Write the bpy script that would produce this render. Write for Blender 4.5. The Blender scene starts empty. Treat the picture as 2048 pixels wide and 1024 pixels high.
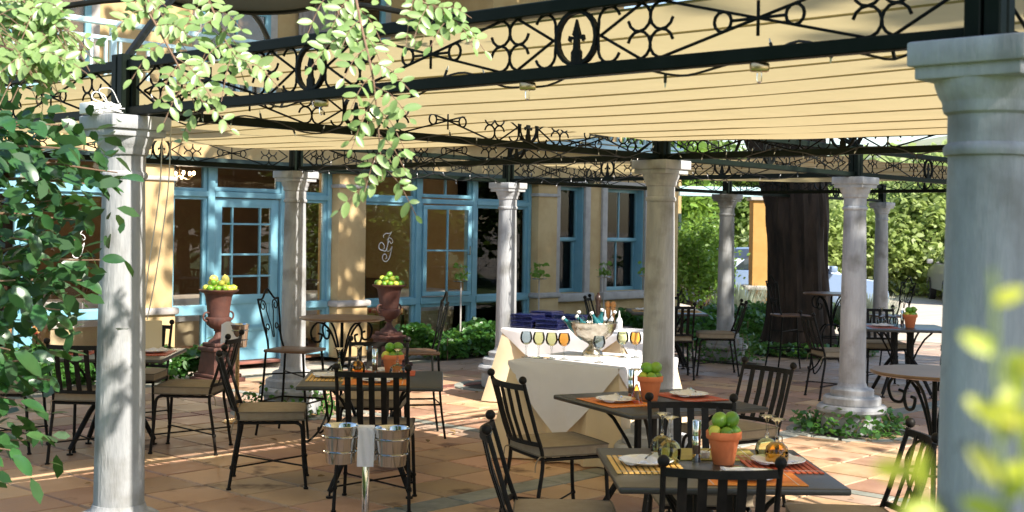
import bpy, bmesh, math, random
import numpy as np
from mathutils import Vector, Matrix
random.seed(7); rng = np.random.default_rng(7)
R = math.radians; PI = math.pi
scene = bpy.context.scene
COL = scene.collection

# ------------------------------------------------------------------ camera, sky, sun, exposure
EYE = 1.75
cd = bpy.data.cameras.new('camera'); cam = bpy.data.objects.new('camera', cd); COL.objects.link(cam)
cd.sensor_width = 36; cd.lens = 45.88; cd.shift_y = -57/2048; cd.clip_start = .05; cd.clip_end = 2000
cam.matrix_world = Matrix.Translation((0, 0, EYE)) @ Matrix.Rotation(R(90), 4, 'X') @ Matrix.Rotation(.0157, 4, 'Z')
cd.dof.use_dof = True; cd.dof.focus_distance = 8.5; cd.dof.aperture_fstop = 6.3
scene.camera = cam
V = Vector((.68, .733, 0)).normalized()       # along the terrace, away to the right
W = Vector((V.y, -V.x, 0))                    # from the house towards the garden
SUN_EL, SUN_AZ = R(41), math.atan2(W.x, W.y)  # azimuth clockwise from +Y
world = bpy.data.worlds.new('World'); scene.world = world; world.use_nodes = True
nt = world.node_tree; nt.nodes.clear()
sky = nt.nodes.new('ShaderNodeTexSky'); sky.sky_type = 'NISHITA'; sky.sun_disc = False
sky.sun_elevation = SUN_EL; sky.sun_rotation = SUN_AZ; sky.dust_density = 1.0
bg = nt.nodes.new('ShaderNodeBackground'); bg.inputs[1].default_value = .13
wo = nt.nodes.new('ShaderNodeOutputWorld')
nt.links.new(sky.outputs[0], bg.inputs[0]); nt.links.new(bg.outputs[0], wo.inputs[0])
sd = bpy.data.lights.new('sun', 'SUN'); sd.energy = 5.0; sd.angle = R(.5); sd.color = (1, .93, .82)
sun = bpy.data.objects.new('sun', sd); COL.objects.link(sun)
sdir = Vector((math.sin(SUN_AZ)*math.cos(SUN_EL), math.cos(SUN_AZ)*math.cos(SUN_EL), math.sin(SUN_EL)))
sun.rotation_euler = sdir.to_track_quat('Z', 'Y').to_euler(); sun.location = sdir*40
vs = scene.view_settings; vs.view_transform = 'Standard'; vs.look = 'None'; vs.gamma = 1; vs.exposure = 1.25

# ------------------------------------------------------------------ helpers
class MB:
    """collects faces for one mesh object"""
    def __init__(s): s.v = []; s.f = []
    def add(s, vs, fs, M=None):
        n = len(s.v)
        s.v += [tuple(M @ Vector(p)) if M is not None else tuple(p) for p in vs]
        s.f += [tuple(i+n for i in f) for f in fs]; return s
    def box(s, x0, y0, z0, x1, y1, z1, M=None):
        return s.add([(x0,y0,z0),(x1,y0,z0),(x1,y1,z0),(x0,y1,z0),(x0,y0,z1),(x1,y0,z1),(x1,y1,z1),(x0,y1,z1)],
                     [(0,3,2,1),(4,5,6,7),(0,1,5,4),(1,2,6,5),(2,3,7,6),(3,0,4,7)], M)
    def bevbox(s, x0, y0, z0, x1, y1, z1, r=.005, seg=2, M=None):
        bm = bmesh.new(); bmesh.ops.create_cube(bm, size=1)
        for v in bm.verts: v.co = Vector(((x0+x1)/2+v.co.x*(x1-x0), (y0+y1)/2+v.co.y*(y1-y0), (z0+z1)/2+v.co.z*(z1-z0)))
        bmesh.ops.bevel(bm, geom=bm.edges[:], offset=r, segments=seg, affect='EDGES', profile=.5)
        bm.verts.index_update()
        s.add([v.co[:] for v in bm.verts], [[v.index for v in f.verts] for f in bm.faces], M); bm.free(); return s
    def tube(s, pts, r, n=6, closed=False, M=None, flat=None):
        pts = [Vector(p) for p in pts]; m = len(pts)
        rs = r if isinstance(r, (list, tuple)) else [r]*m
        vs = []; fs = []; up = None
        for i, p in enumerate(pts):
            a = pts[(i-1) % m] if (closed or i > 0) else p
            b = pts[(i+1) % m] if (closed or i < m-1) else p
            t = (b-a)
            t = t.normalized() if t.length > 1e-9 else Vector((0,0,1))
            if up is None: up = Vector((0,0,1)) if abs(t.z) < .9 else Vector((0,1,0))
            if flat is not None: up = Vector(flat)
            x = t.cross(up)
            x = x.normalized() if x.length > 1e-6 else Vector((1,0,0))
            y = x.cross(t).normalized(); up = y
            for k in range(n):
                an = 2*PI*(k+.5)/n; vs.append(p + (x*math.cos(an)+y*math.sin(an))*rs[i])
        q = m if closed else m-1
        for i in range(q):
            j = (i+1) % m
            for k in range(n):
                l = (k+1) % n; fs.append((i*n+k, i*n+l, j*n+l, j*n+k))
        if not closed: fs.append(tuple(range(n))[::-1]); fs.append(tuple((m-1)*n+k for k in range(n)))
        return s.add(vs, fs, M)
    def bar(s, pts, w, h, up=(0,0,1), M=None, closed=False):
        """flat bar of width w (across) and height h (along up) following pts"""
        pts = [Vector(p) for p in pts]; up = Vector(up); m = len(pts); vs = []; fs = []
        for i, p in enumerate(pts):
            a = pts[(i-1) % m] if (closed or i > 0) else p
            b = pts[(i+1) % m] if (closed or i < m-1) else p
            t = (b-a).normalized(); x = t.cross(up)
            x = x.normalized() if x.length > 1e-6 else Vector((1,0,0))
            y = x.cross(t).normalized()
            for cx, cy in ((-1,-1),(1,-1),(1,1),(-1,1)): vs.append(p+x*cx*w/2+y*cy*h/2)
        q = m if closed else m-1
        for i in range(q):
            j = (i+1) % m
            for k in range(4):
                l = (k+1) % 4; fs.append((i*4+k, i*4+l, j*4+l, j*4+k))
        if not closed: fs.append((3,2,1,0)); fs.append(tuple((m-1)*4+k for k in range(4)))
        return s.add(vs, fs, M)
    def lathe(s, prof, n=20, M=None, mod=None):
        vs = []; fs = []; m = len(prof)
        for r, z in prof:
            for k in range(n):
                a = 2*PI*k/n; rr = r*(mod(a, z) if mod else 1); vs.append((rr*math.cos(a), rr*math.sin(a), z))
        for i in range(m-1):
            for k in range(n):
                l = (k+1) % n; fs.append((i*n+k, i*n+l, (i+1)*n+l, (i+1)*n+k))
        if prof[0][0] > 1e-5: fs.append(tuple(range(n))[::-1])
        if prof[-1][0] > 1e-5: fs.append(tuple((m-1)*n+k for k in range(n)))
        return s.add(vs, fs, M)
    def ball(s, c, r, n=10, sc=(1,1,1), M=None):
        m = max(4, n//2+1); prof = [(math.sin(PI*i/m), -math.cos(PI*i/m)) for i in range(m+1)]
        T = Matrix.Translation(c) @ Matrix.Diagonal((r*sc[0], r*sc[1], r*sc[2], 1))
        return s.lathe([(max(a, 0 if 0 < i < m else .02), z) for i, (a, z) in enumerate(prof)], n, (M @ T) if M is not None else T)
    def build(s, name, mat, parent=None, smooth=35, loc=None):
        me = bpy.data.meshes.new(name); me.from_pydata(s.v, [], s.f); me.update()
        if smooth:
            me.polygons.foreach_set('use_smooth', [True]*len(me.polygons)); me.set_sharp_from_angle(angle=R(smooth))
        return link(name, me, mat, parent, loc)
def link(name, me, mat, parent=None, loc=None):
    if mat is not None and not me.materials: me.materials.append(mat)
    o = bpy.data.objects.new(name, me); COL.objects.link(o)
    if parent is not None: o.parent = parent
    if loc is not None: o.location = loc
    return o
def tag(o, label, cat=None, group=None, kind=None):
    if label: o['label'] = label
    if cat: o['category'] = cat
    if group: o['group'] = group
    if kind: o['kind'] = kind
    return o
def thing(name, label, cat, loc=(0,0,0), rz=0, group=None):
    o = bpy.data.objects.new(name, None); COL.objects.link(o); o.empty_display_size = .1
    o.location = loc; o.rotation_euler = (0, 0, rz); return tag(o, label, cat, group)
def kids(o): return [c for c in ALLCH.get(o.name, [])]
def dup(root, loc, rz, label, group=None, parent=None):
    def rec(o, par):
        c = o.copy(); COL.objects.link(c); c.parent = par
        for k in list(o.children): rec(k, c)
        return c
    r = rec(root, parent); r.location = loc; r.rotation_euler = (0, 0, rz); r['label'] = label
    if group: r['group'] = group
    return r
class Proto:
    """first place() uses the original, later ones copy it with all its parts"""
    def __init__(s, root): s.root = root; s.used = False
    def place(s, loc, rz, label, group=None):
        if not s.used:
            s.used = True; s.root.location = loc; s.root.rotation_euler = (0, 0, rz); s.root['label'] = label
            if group: s.root['group'] = group
            return s.root
        return dup(s.root, loc, rz, label, group)
def arc(cx, cy, r, a0, a1, n=10): return [(cx+r*math.cos(R(a0+(a1-a0)*i/n)), cy+r*math.sin(R(a0+(a1-a0)*i/n))) for i in range(n+1)]
def spline(pts, n=6, closed=False):
    P = [Vector(p) for p in pts]; m = len(P); out = []
    for i in range(m if closed else m-1):
        p0 = P[(i-1) % m] if (closed or i > 0) else P[i]*2-P[i+1]
        p1 = P[i]; p2 = P[(i+1) % m]
        p3 = P[(i+2) % m] if (closed or i+2 < m) else P[i+1]*2-P[i]
        for k in range(n):
            t = k/n; out.append(.5*((2*p1)+(p2-p0)*t+(2*p0-5*p1+4*p2-p3)*t*t+(3*p1-p0-3*p2+p3)*t**3))
    if not closed: out.append(P[-1].copy())
    return out
def spiral(c, r0, r1, a0, a1, n=16):
    return [(c[0]+(r0+(r1-r0)*i/n)*math.cos(R(a0+(a1-a0)*i/n)), c[1]+(r0+(r1-r0)*i/n)*math.sin(R(a0+(a1-a0)*i/n))) for i in range(n+1)]
def quads(name, mat, verts, parent=None, k=4):
    """verts: (N*k,3) array, one k-gon for each k vertices"""
    n = len(verts)//k; me = bpy.data.meshes.new(name)
    me.vertices.add(n*k); me.vertices.foreach_set('co', np.asarray(verts, dtype=np.float32).ravel())
    me.loops.add(n*k); me.loops.foreach_set('vertex_index', np.arange(n*k, dtype=np.int32))
    me.polygons.add(n); me.polygons.foreach_set('loop_start', np.arange(0, n*k, k, dtype=np.int32))
    me.update(calc_edges=True); me.validate()
    return link(name, me, mat, parent)
def rand_dirs(n):
    d = rng.normal(size=(n, 3)); return d/np.linalg.norm(d, axis=1)[:, None]
def leaf_polys(cen, size, elong=1.7, updir=.35, droop=None):
    """one six-sided leaf for each centre: an oval with a fold"""
    n = len(cen); nor = rand_dirs(n); nor[:, 2] = np.abs(nor[:, 2])+updir; nor /= np.linalg.norm(nor, axis=1)[:, None]
    a = rand_dirs(n)
    if droop is not None: a = a+np.array(droop)
    a = a-nor*np.sum(a*nor, axis=1)[:, None]; a /= np.linalg.norm(a, axis=1)[:, None]+1e-9
    b = np.cross(nor, a); sz = (size*(.6+.8*rng.random(n)))[:, None]; L = sz*elong/2; Wd = sz/2
    o = np.stack([cen-a*L, cen-a*L*.35+b*Wd*.85+nor*Wd*.25, cen+a*L*.4+b*Wd*.75+nor*Wd*.25, cen+a*L, cen+a*L*.4-b*Wd*.75+nor*Wd*.25, cen-a*L*.35-b*Wd*.85+nor*Wd*.25], axis=1)
    return o.reshape(-1, 3)

# ------------------------------------------------------------------ materials
def pm(name, c, rough=.6, metal=0, c2=None, scale=6, detail=6, lo=.35, hi=.65, bump=0, bscale=60, spec=.5, objvar=0, stretch=None,
       trans=None, emit=None, r2=None, coat=0, stains=None):
    m = bpy.data.materials.new(name); m.use_nodes = True; N = m.node_tree; L = N.links; b = N.nodes['Principled BSDF']
    b.inputs['Roughness'].default_value = rough; b.inputs['Metallic'].default_value = metal
    b.inputs['Specular IOR Level'].default_value = spec; b.inputs['Coat Weight'].default_value = coat
    b.inputs['Base Color'].default_value = (*c, 1)
    tc = N.nodes.new('ShaderNodeTexCoord'); mp = N.nodes.new('ShaderNodeMapping'); L.new(tc.outputs['Object'], mp.inputs[0])
    oi = None
    if objvar:
        oi = N.nodes.new('ShaderNodeObjectInfo'); ml = N.nodes.new('ShaderNodeMath'); ml.operation = 'MULTIPLY'; ml.inputs[1].default_value = 37
        L.new(oi.outputs['Random'], ml.inputs[0]); L.new(ml.outputs[0], mp.inputs['Location'])
    if stretch: mp.inputs['Scale'].default_value = stretch
    col = None
    if c2 is not None:
        n = N.nodes.new('ShaderNodeTexNoise'); n.inputs['Scale'].default_value = scale; n.inputs['Detail'].default_value = detail; n.inputs['Roughness'].default_value = .62
        L.new(mp.outputs[0], n.inputs[0]); rp = N.nodes.new('ShaderNodeValToRGB')
        rp.color_ramp.elements[0].position = lo; rp.color_ramp.elements[1].position = hi
        rp.color_ramp.elements[0].color = (*c, 1); rp.color_ramp.elements[1].color = (*c2, 1)
        L.new(n.outputs[0], rp.inputs[0]); col = rp.outputs[0]
        if r2 is not None:
            mr = N.nodes.new('ShaderNodeMapRange'); mr.inputs[3].default_value = rough; mr.inputs[4].default_value = r2
            mr.inputs[1].default_value = lo; mr.inputs[2].default_value = hi
            L.new(n.outputs[0], mr.inputs[0]); L.new(mr.outputs[0], b.inputs['Roughness'])
    if stains is not None:
        sc, s0, s1, scol = stains
        n2 = N.nodes.new('ShaderNodeTexNoise'); n2.inputs['Scale'].default_value = sc; n2.inputs['Detail'].default_value = 5
        g = N.nodes.new('ShaderNodeNewGeometry'); L.new(g.outputs['Position'], n2.inputs[0])
        r_ = N.nodes.new('ShaderNodeMapRange'); r_.inputs[1].default_value = s0; r_.inputs[2].default_value = s1; L.new(n2.outputs[0], r_.inputs[0])
        mx = N.nodes.new('ShaderNodeMix'); mx.data_type = 'RGBA'; L.new(r_.outputs[0], mx.inputs[0])
        if col is not None: L.new(col, mx.inputs[6])
        else: mx.inputs[6].default_value = (*c, 1)
        mx.inputs[7].default_value = (*scol, 1); col = mx.outputs[2]
    if objvar:
        hs = N.nodes.new('ShaderNodeHueSaturation'); mr = N.nodes.new('ShaderNodeMapRange'); mr.inputs[3].default_value = 1-objvar; mr.inputs[4].default_value = 1+objvar
        L.new(oi.outputs['Random'], mr.inputs[0]); L.new(mr.outputs[0], hs.inputs['Value'])
        m2 = N.nodes.new('ShaderNodeMapRange'); m2.inputs[3].default_value = .5-objvar*.05; m2.inputs[4].default_value = .5+objvar*.05
        fr = N.nodes.new('ShaderNodeMath'); fr.operation = 'FRACT'; m3 = N.nodes.new('ShaderNodeMath'); m3.operation = 'MULTIPLY'; m3.inputs[1].default_value = 7.3
        L.new(oi.outputs['Random'], m3.inputs[0]); L.new(m3.outputs[0], fr.inputs[0]); L.new(fr.outputs[0], m2.inputs[0]); L.new(m2.outputs[0], hs.inputs['Hue'])
        if col is not None: L.new(col, hs.inputs['Color'])
        else: hs.inputs['Color'].default_value = (*c, 1)
        col = hs.outputs[0]
    if col is not None: L.new(col, b.inputs['Base Color'])
    if bump:
        n3 = N.nodes.new('ShaderNodeTexNoise'); n3.inputs['Scale'].default_value = bscale; n3.inputs['Detail'].default_value = 5; L.new(mp.outputs[0], n3.inputs[0])
        bp = N.nodes.new('ShaderNodeBump'); bp.inputs['Strength'].default_value = bump; bp.inputs['Distance'].default_value = .01
        L.new(n3.outputs[0], bp.inputs['Height']); L.new(bp.outputs[0], b.inputs['Normal'])
    if trans is not None:
        tr = N.nodes.new('ShaderNodeBsdfTranslucent'); mx = N.nodes.new('ShaderNodeMixShader'); mx.inputs[0].default_value = trans[1]
        tr.inputs[0].default_value = (*trans[0], 1)
        if trans[0] is c and col is not None: L.new(col, tr.inputs[0])
        out = N.nodes['Material Output']; L.new(b.outputs[0], mx.inputs[1]); L.new(tr.outputs[0], mx.inputs[2]); L.new(mx.outputs[0], out.inputs[0])
    if emit: b.inputs['Emission Color'].default_value = (*emit[0], 1); b.inputs['Emission Strength'].default_value = emit[1]
    return m
def glass(name, tint=(1,1,1), ior=1.45, rough=0.0, gl=1.0):
    m = bpy.data.materials.new(name); m.use_nodes = True; N = m.node_tree; L = N.links; N.nodes.clear()
    o = N.nodes.new('ShaderNodeOutputMaterial'); t = N.nodes.new('ShaderNodeBsdfTransparent'); t.inputs[0].default_value = (*tint, 1)
    g = N.nodes.new('ShaderNodeBsdfGlossy'); g.inputs['Roughness'].default_value = rough; g.inputs[0].default_value = (gl, gl, gl, 1)
    f = N.nodes.new('ShaderNodeFresnel'); f.inputs[0].default_value = ior; x = N.nodes.new('ShaderNodeMixShader')
    L.new(f.outputs[0], x.inputs[0]); L.new(t.outputs[0], x.inputs[1]); L.new(g.outputs[0], x.inputs[2]); L.new(x.outputs[0], o.inputs[0])
    return m
MT = dict(
 concrete=pm('cast_concrete', (.23,.238,.25), .85, c2=(.43,.437,.445), scale=7, bump=.5, bscale=55, lo=.3, hi=.7, stretch=(1,1,.22), stains=(3.5,.52,.72,(.15,.145,.13))),
 iron=pm('black_iron', (.006,.007,.006), .45, c2=(.012,.013,.012), scale=20, bump=.12, bscale=120, spec=.08),
 ironw=pm('dark_green_iron', (.005,.009,.006), .42, c2=(.009,.013,.010), scale=9, spec=.08),
 slat=pm('chair_iron', (.009,.008,.007), .5, c2=(.016,.014,.012), scale=25, bump=.1, bscale=150, spec=.15),
 awning=pm('cream_awning_canvas', (.70,.59,.37), .8, c2=(.62,.51,.30), scale=2.5, bump=.2, bscale=5, trans=((.68,.56,.30), .36), stains=(2.2,.50,.75,(.48,.38,.21))),
 stucco=pm('ochre_stucco', (.47,.325,.155), .9, c2=(.55,.405,.21), scale=3, bump=.35, bscale=120, stains=(.9,.55,.8,(.40,.27,.125))),
 stuccod=pm('orange_stucco', (.42,.22,.06), .9, c2=(.48,.27,.085), scale=3, bump=.3, bscale=90),
 stone=pm('grey_moulding', (.36,.33,.31), .85, c2=(.46,.43,.4), scale=6, bump=.25, bscale=60),
 blue=pm('pale_blue_paint', (.145,.335,.425), .42, c2=(.19,.385,.475), scale=4, bump=.06, bscale=30),
 teal=pm('grey_teal_paint', (.02,.042,.042), .5, c2=(.03,.055,.05), scale=4),
 rail=pm('light_blue_rail_paint', (.42,.62,.70), .45, c2=(.5,.68,.75), scale=5),
 pane=glass('window_glass', (.95,.95,.93), 1.42, 0.0, .8),
 clear=glass('clear_glass', (.96,.97,.96), 1.45),
 ggreen=glass('green_glass', (.86,.88,.62), 1.42), gamber=glass('amber_glass', (.95,.66,.27), 1.42), gblue=glass('smoky_blue_glass', (.64,.73,.77), 1.42), gaqua=pm('aqua_bottle_glass', (.012,.10,.12), .06, c2=(.02,.15,.17), scale=8, spec=.8),
 terra=pm('terracotta_pot_clay', (.66,.17,.055), .75, c2=(.72,.22,.08), scale=7, bump=.15, bscale=80),
 urn=pm('rusty_cast_iron', (.055,.018,.013), .7, c2=(.095,.034,.022), scale=9, bump=.4, bscale=70, stains=(7,.5,.75,(.055,.025,.02))),
 tile=pm('terracotta_tile', (.40,.232,.132), .44, c2=(.50,.325,.205), scale=3.5, bump=.25, bscale=35, objvar=.28, r2=.7, stains=(2.6,.60,.68,(.15,.075,.04))),
 tilef=pm('terracotta_tile_far', (.36,.245,.175), .34, c2=(.46,.33,.25), scale=1.6, bump=.25, bscale=20, r2=.65, stains=(2.4,.60,.70,(.15,.085,.055))),
 band=pm('grey_border_stone', (.20,.21,.18), .6, c2=(.30,.30,.26), scale=7, bump=.3, bscale=50, objvar=.1),
 rband=pm('dark_red_border_tile', (.20,.07,.05), .55, c2=(.26,.11,.08), scale=5, bump=.2),
 mortar=pm('mortar_bed', (.16,.155,.12), .9, c2=(.25,.24,.19), scale=8, bump=.3),
 soil=pm('dark_soil', (.03,.022,.015), .95, c2=(.06,.045,.03), scale=14, bump=.6, bscale=30),
 cushion=pm('taupe_cushion_fabric', (.27,.21,.14), .92, c2=(.31,.25,.17), scale=18, bump=.35, bscale=260),
 piping=pm('cushion_piping', (.16,.13,.09), .9),
 ttop=pm('dark_table_top', (.035,.032,.027), .34, c2=(.05,.046,.038), scale=5, bump=.08, bscale=90),
 bronze=pm('brown_table_top', (.12,.06,.03), .35, c2=(.18,.10,.055), scale=5),
 white=pm('white_linen', (.80,.79,.80), .9, c2=(.76,.75,.77), scale=5, bump=.45, bscale=7, trans=((.8,.79,.8), .12)),
 cream=pm('cream_linen', (.70,.56,.36), .9, c2=(.75,.62,.42), scale=3, bump=.45, bscale=7, trans=((.75,.58,.35), .15)),
 china=pm('white_china', (.83,.82,.79), .18, c2=(.79,.78,.75), scale=3, spec=.6),
 navy=pm('navy_china', (.006,.008,.045), .14, c2=(.01,.012,.06), scale=4, spec=.7),
 seam=pm('canvas_seam', (.44,.35,.20), .9),
 steel=pm('polished_steel', (.66,.66,.64), .06, 1, c2=(.55,.55,.53), scale=5),
 brass=pm('brushed_brass', (.55,.40,.22), .25, 1, c2=(.46,.32,.16), scale=6),
 silver=pm('hammered_silver', (.50,.47,.40), .24, 1, c2=(.35,.31,.25), scale=24, bump=.6, bscale=30),
 lime=pm('lime_peel', (.09,.24,.012), .33, c2=(.20,.36,.03), scale=6, bump=.25, bscale=130, objvar=.22),
 lemon=pm('yellow_green_peel', (.42,.48,.05), .4, c2=(.58,.55,.08), scale=5, bump=.25, bscale=130, objvar=.15),
 mango=pm('mango_peel', (.62,.46,.10), .4, c2=(.42,.50,.10), scale=4),
 wood=pm('light_turned_wood', (.50,.22,.05), .4, c2=(.38,.15,.03), scale=10, stretch=(1,1,.2)),
 dwood=pm('dark_turned_wood', (.035,.016,.010), .3, c2=(.06,.03,.018), scale=10, stretch=(1,1,.2)),
 peppers=pm('pepper_window', (.05,.03,.02), .3, c2=(.10,.06,.04), scale=90),
 bulb=pm('small_clear_bulb', (.8,.8,.78), .1, spec=.8), plastic=pm('white_plastic', (.78,.78,.76), .5), cable=pm('black_cable', (.012,.012,.012), .5),
 cord=pm('off_white_cord', (.6,.56,.48), .8), bark=pm('dark_bark', (.010,.0065,.0045), .95, c2=(.05,.032,.022), scale=7, bump=1.0, bscale=18, stretch=(1,1,.22)),
 twig=pm('brown_twig', (.16,.09,.055), .8, c2=(.22,.14,.09), scale=20), gtwig=pm('green_stem', (.20,.26,.06), .7),
 leafA=pm('pinnate_leaf', (.20,.31,.10), .34, c2=(.25,.36,.14), scale=12, objvar=.2, trans=((.36,.54,.14), .36)),
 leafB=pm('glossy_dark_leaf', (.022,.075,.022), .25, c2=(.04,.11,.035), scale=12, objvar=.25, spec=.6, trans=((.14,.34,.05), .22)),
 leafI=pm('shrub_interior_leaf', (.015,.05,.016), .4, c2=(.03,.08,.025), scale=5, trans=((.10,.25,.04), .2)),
 leafF=pm('young_leaf', (.42,.50,.05), .45, c2=(.52,.50,.06), scale=12, objvar=.25, trans=((.75,.78,.10), .5)),
 hedge=pm('hedge_leaf', (.03,.10,.02), .35, c2=(.06,.16,.03), scale=2, trans=((.2,.42,.06), .25)),
 shrub=pm('light_shrub_leaf', (.10,.20,.03), .45, c2=(.16,.27,.05), scale=2, trans=((.35,.55,.08), .35)),
 bushl=pm('sunny_bush_leaf', (.22,.30,.08), .5, c2=(.30,.36,.13), scale=1.2, trans=((.5,.62,.2), .4)),
 treeA=pm('tree_leaf', (.09,.16,.03), .5, c2=(.15,.21,.05), scale=.8, trans=((.25,.38,.06), .3)),
 treeB=pm('olive_tree_leaf', (.22,.29,.09), .5, c2=(.30,.36,.14), scale=.8, trans=((.5,.62,.2), .4)),
 lawn=pm('garden_lawn', (.07,.13,.02), .9, c2=(.11,.17,.035), scale=2, bump=.4, bscale=30),
 litter=pm('dry_leaf', (.16,.09,.03), .8, c2=(.24,.15,.05), scale=3),
 gravel=pm('pale_gravel', (.38,.33,.26), .95, c2=(.48,.42,.35), scale=3, bump=.5, bscale=12), grass=pm('dry_grass', (.10,.13,.04), .95, c2=(.16,.16,.07), scale=1.5, bump=.5),
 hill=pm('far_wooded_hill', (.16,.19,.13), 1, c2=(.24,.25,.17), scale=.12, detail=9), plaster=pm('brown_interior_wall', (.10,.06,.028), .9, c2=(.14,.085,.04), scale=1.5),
 ifloor=pm('interior_tile', (.20,.09,.05), .35, c2=(.26,.13,.07), scale=2), curtain=pm('grey_curtain', (.42,.38,.36), .9, trans=((.4,.36,.34), .2)),
 carA=pm('pale_blue_car_paint', (.15,.22,.35), .4, 0, c2=(.16,.23,.36), scale=2), carB=pm('silver_car_paint', (.30,.30,.31), .28, .3, c2=(.33,.33,.34), scale=2, coat=.2),
 glowbulb=pm('lit_bulb', (1,.8,.5), .3, emit=((1,.72,.4), 12)),
 rubber=pm('tyre_rubber', (.015,.015,.015), .8), carglass=pm('car_glass', (.02,.03,.035), .06, spec=.8), red=pm('red_lens', (.45,.02,.015), .2), cov=pm('patterned_seat', (.45,.30,.12), .9, c2=(.35,.05,.03), scale=14, lo=.45, hi=.55),
 orange=pm('orange_bamboo', (.72,.22,.02), .5, c2=(.62,.17,.02), scale=10, objvar=.08), straw=pm('straw_bamboo', (.62,.36,.08), .5, c2=(.7,.44,.13), scale=10, objvar=.08),
 redb=pm('red_bamboo', (.42,.06,.02), .5, c2=(.5,.09,.03), scale=10, objvar=.08), olive=pm('olive_bamboo', (.30,.24,.04), .5, c2=(.36,.29,.07), scale=10, objvar=.08),
)
# ------------------------------------------------------------------ places
A = Vector((-1.823, 6.12, 0)); B = Vector((1.215, 3.345, 0)); Cc = Vector((1.05, 9.235, 0)); D = Vector((-2.02, 12.15, 0))
Ee = Vector((-.05, 14.40, 0)); Ff = Vector((3.02, 11.5, 0)); G = Vector((2.88, 17.5, 0)); Hh = Vector((5.85, 20.66, 0))
A2 = A-W*4.25; I_ = Cc+W*4.25; J = Ff+V*4.3; FP = Vector((-3.28, 16.3, 0)); VANG = math.atan2(V.y, V.x)
def g(a, b, z=0): return A+V*a+W*b+Vector((0,0,z))
def fac(s, o, z=0): return FP+V*s+W*o+Vector((0,0,z))
def pxy(p):
    a = p.x/p.y*2610; b = (EYE-p.z)/p.y*2610; return 1024+a-.0157*b, 455+b+.0157*a

# ------------------------------------------------------------------ ground, terrace floor and its tiles
o = MB().add([(-600,-300,-.07),(600,-300,-.07),(600,900,-.07),(-600,900,-.07)], [(0,1,2,3)]).build('ground', MT['gravel'], smooth=0); tag(o, None, kind='structure')
o = MB().add([(-60,-60,-.05),(60,-60,-.05),(60,1.2,-.05),(-60,1.2,-.05)], [(0,1,2,3)]).build('lawn', MT['lawn'], smooth=0); tag(o, None, kind='structure')
o = MB().add([(8.6,1.3,-.05),(60,1.3,-.05),(60,21,-.05),(10.5,21,-.05)], [(0,1,2,3)]).build('lawn', MT['lawn'], smooth=0); tag(o, None, kind='structure')
o = MB().add([(-80,40,-.05),(120,40,-.05),(120,140,-.05),(-80,140,-.05)], [(0,1,2,3)]).build('lawn', MT['grass'], smooth=0); tag(o, None, kind='structure')
c = [g(-.65,-16,-.045), g(-.65,7,-.045), g(-6,7,-.045), g(-6,-16,-.045)]
o = MB().add([p[:] for p in c], [(0,1,2,3)]).build('lawn', MT['lawn'], smooth=0); tag(o, None, kind='structure')
m = MB(); c = [g(-.7,-7.05,-.06), g(-.7,7,-.06), g(17,7,-.06), g(17,-7.05,-.06)]
m.add([p[:] for p in c]+[(p.x, p.y, -.012) for p in c], [(0,1,2,3)[::-1],(4,5,6,7)[::-1],(0,1,5,4),(1,2,6,5),(2,3,7,6),(3,0,4,7)])
terr = m.build('terrace_floor', MT['mortar'], smooth=0); tag(terr, None, kind='structure')
def tile_mesh(nm, la, lb, mat, sd):
    r_ = random.Random(sd); e = .004; q = []
    for (x, y) in ((-1,-1),(1,-1),(1,1),(-1,1)): q.append((x*la/2+r_.uniform(-.003,.003), y*lb/2+r_.uniform(-.003,.003)))
    dz = [r_.uniform(-.0015,.0015) for _ in q]
    vs = [(x, y, -.011) for x, y in q]+[(x*(1-2*e/la), y*(1-2*e/lb), dz[i]) for i, (x, y) in enumerate(q)]
    b = MB().add(vs, [(4,5,6,7),(0,1,5,4),(1,2,6,5),(2,3,7,6),(3,0,4,7)])
    me = bpy.data.meshes.new(nm); me.from_pydata(b.v, [], b.f); me.update(); me.materials.append(mat); return me
TP = .455; GAP = .02
tmesh = [tile_mesh('tile', TP-GAP, TP-GAP, MT['tile'], i) for i in range(6)]
bmesh_ = [tile_mesh('border_stone', TP-GAP, .24-GAP, MT['band'], i) for i in range(4)]
cols_xy = [A, B, Cc, D, Ee, Ff, G, Hh, I_, J, A2]
rows = []          # (centre, width, kind) across the terrace
for k in range(17): rows.append((-.31+TP*(k+.5), TP, 0))
rows.append((-.43, .24, 1))
for k in range(9): rows.append((-.55-TP*(k+.5), TP, 0))
rows.append((-.55-9*TP-.11, .22, 2))
for k in range(4): rows.append((-.55-9*TP-.22-TP*(k+.5), TP, 0))
acol = [(4.485-TP*(k+.5), TP) for k in range(11)]+[(4.485+.1275, .255), (4.81, .14)]+[(4.88+TP*(k+.5), TP) for k in range(26)]
cand = []
for bc, h, kind in rows:
    for ac, la in acol:
        p = g(ac, bc)
        if p.y < 3.0 or p.y > 27: continue
        x, y = pxy(p)
        if not (-900 < x < 2900): continue
        if any((p-q).length < .40 for q in cols_xy): continue
        if (p-Vector((4.2, 19.0, 0))).length < .95: continue
        cand.append((p.length+(0 if (-60 < x < 2100 and y < 1060) else 100), p, h, la, kind))
cand.sort(key=lambda t: t[0])
far = MB(); fband = MB(); fred = MB()
nb = nt_ = 0
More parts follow.
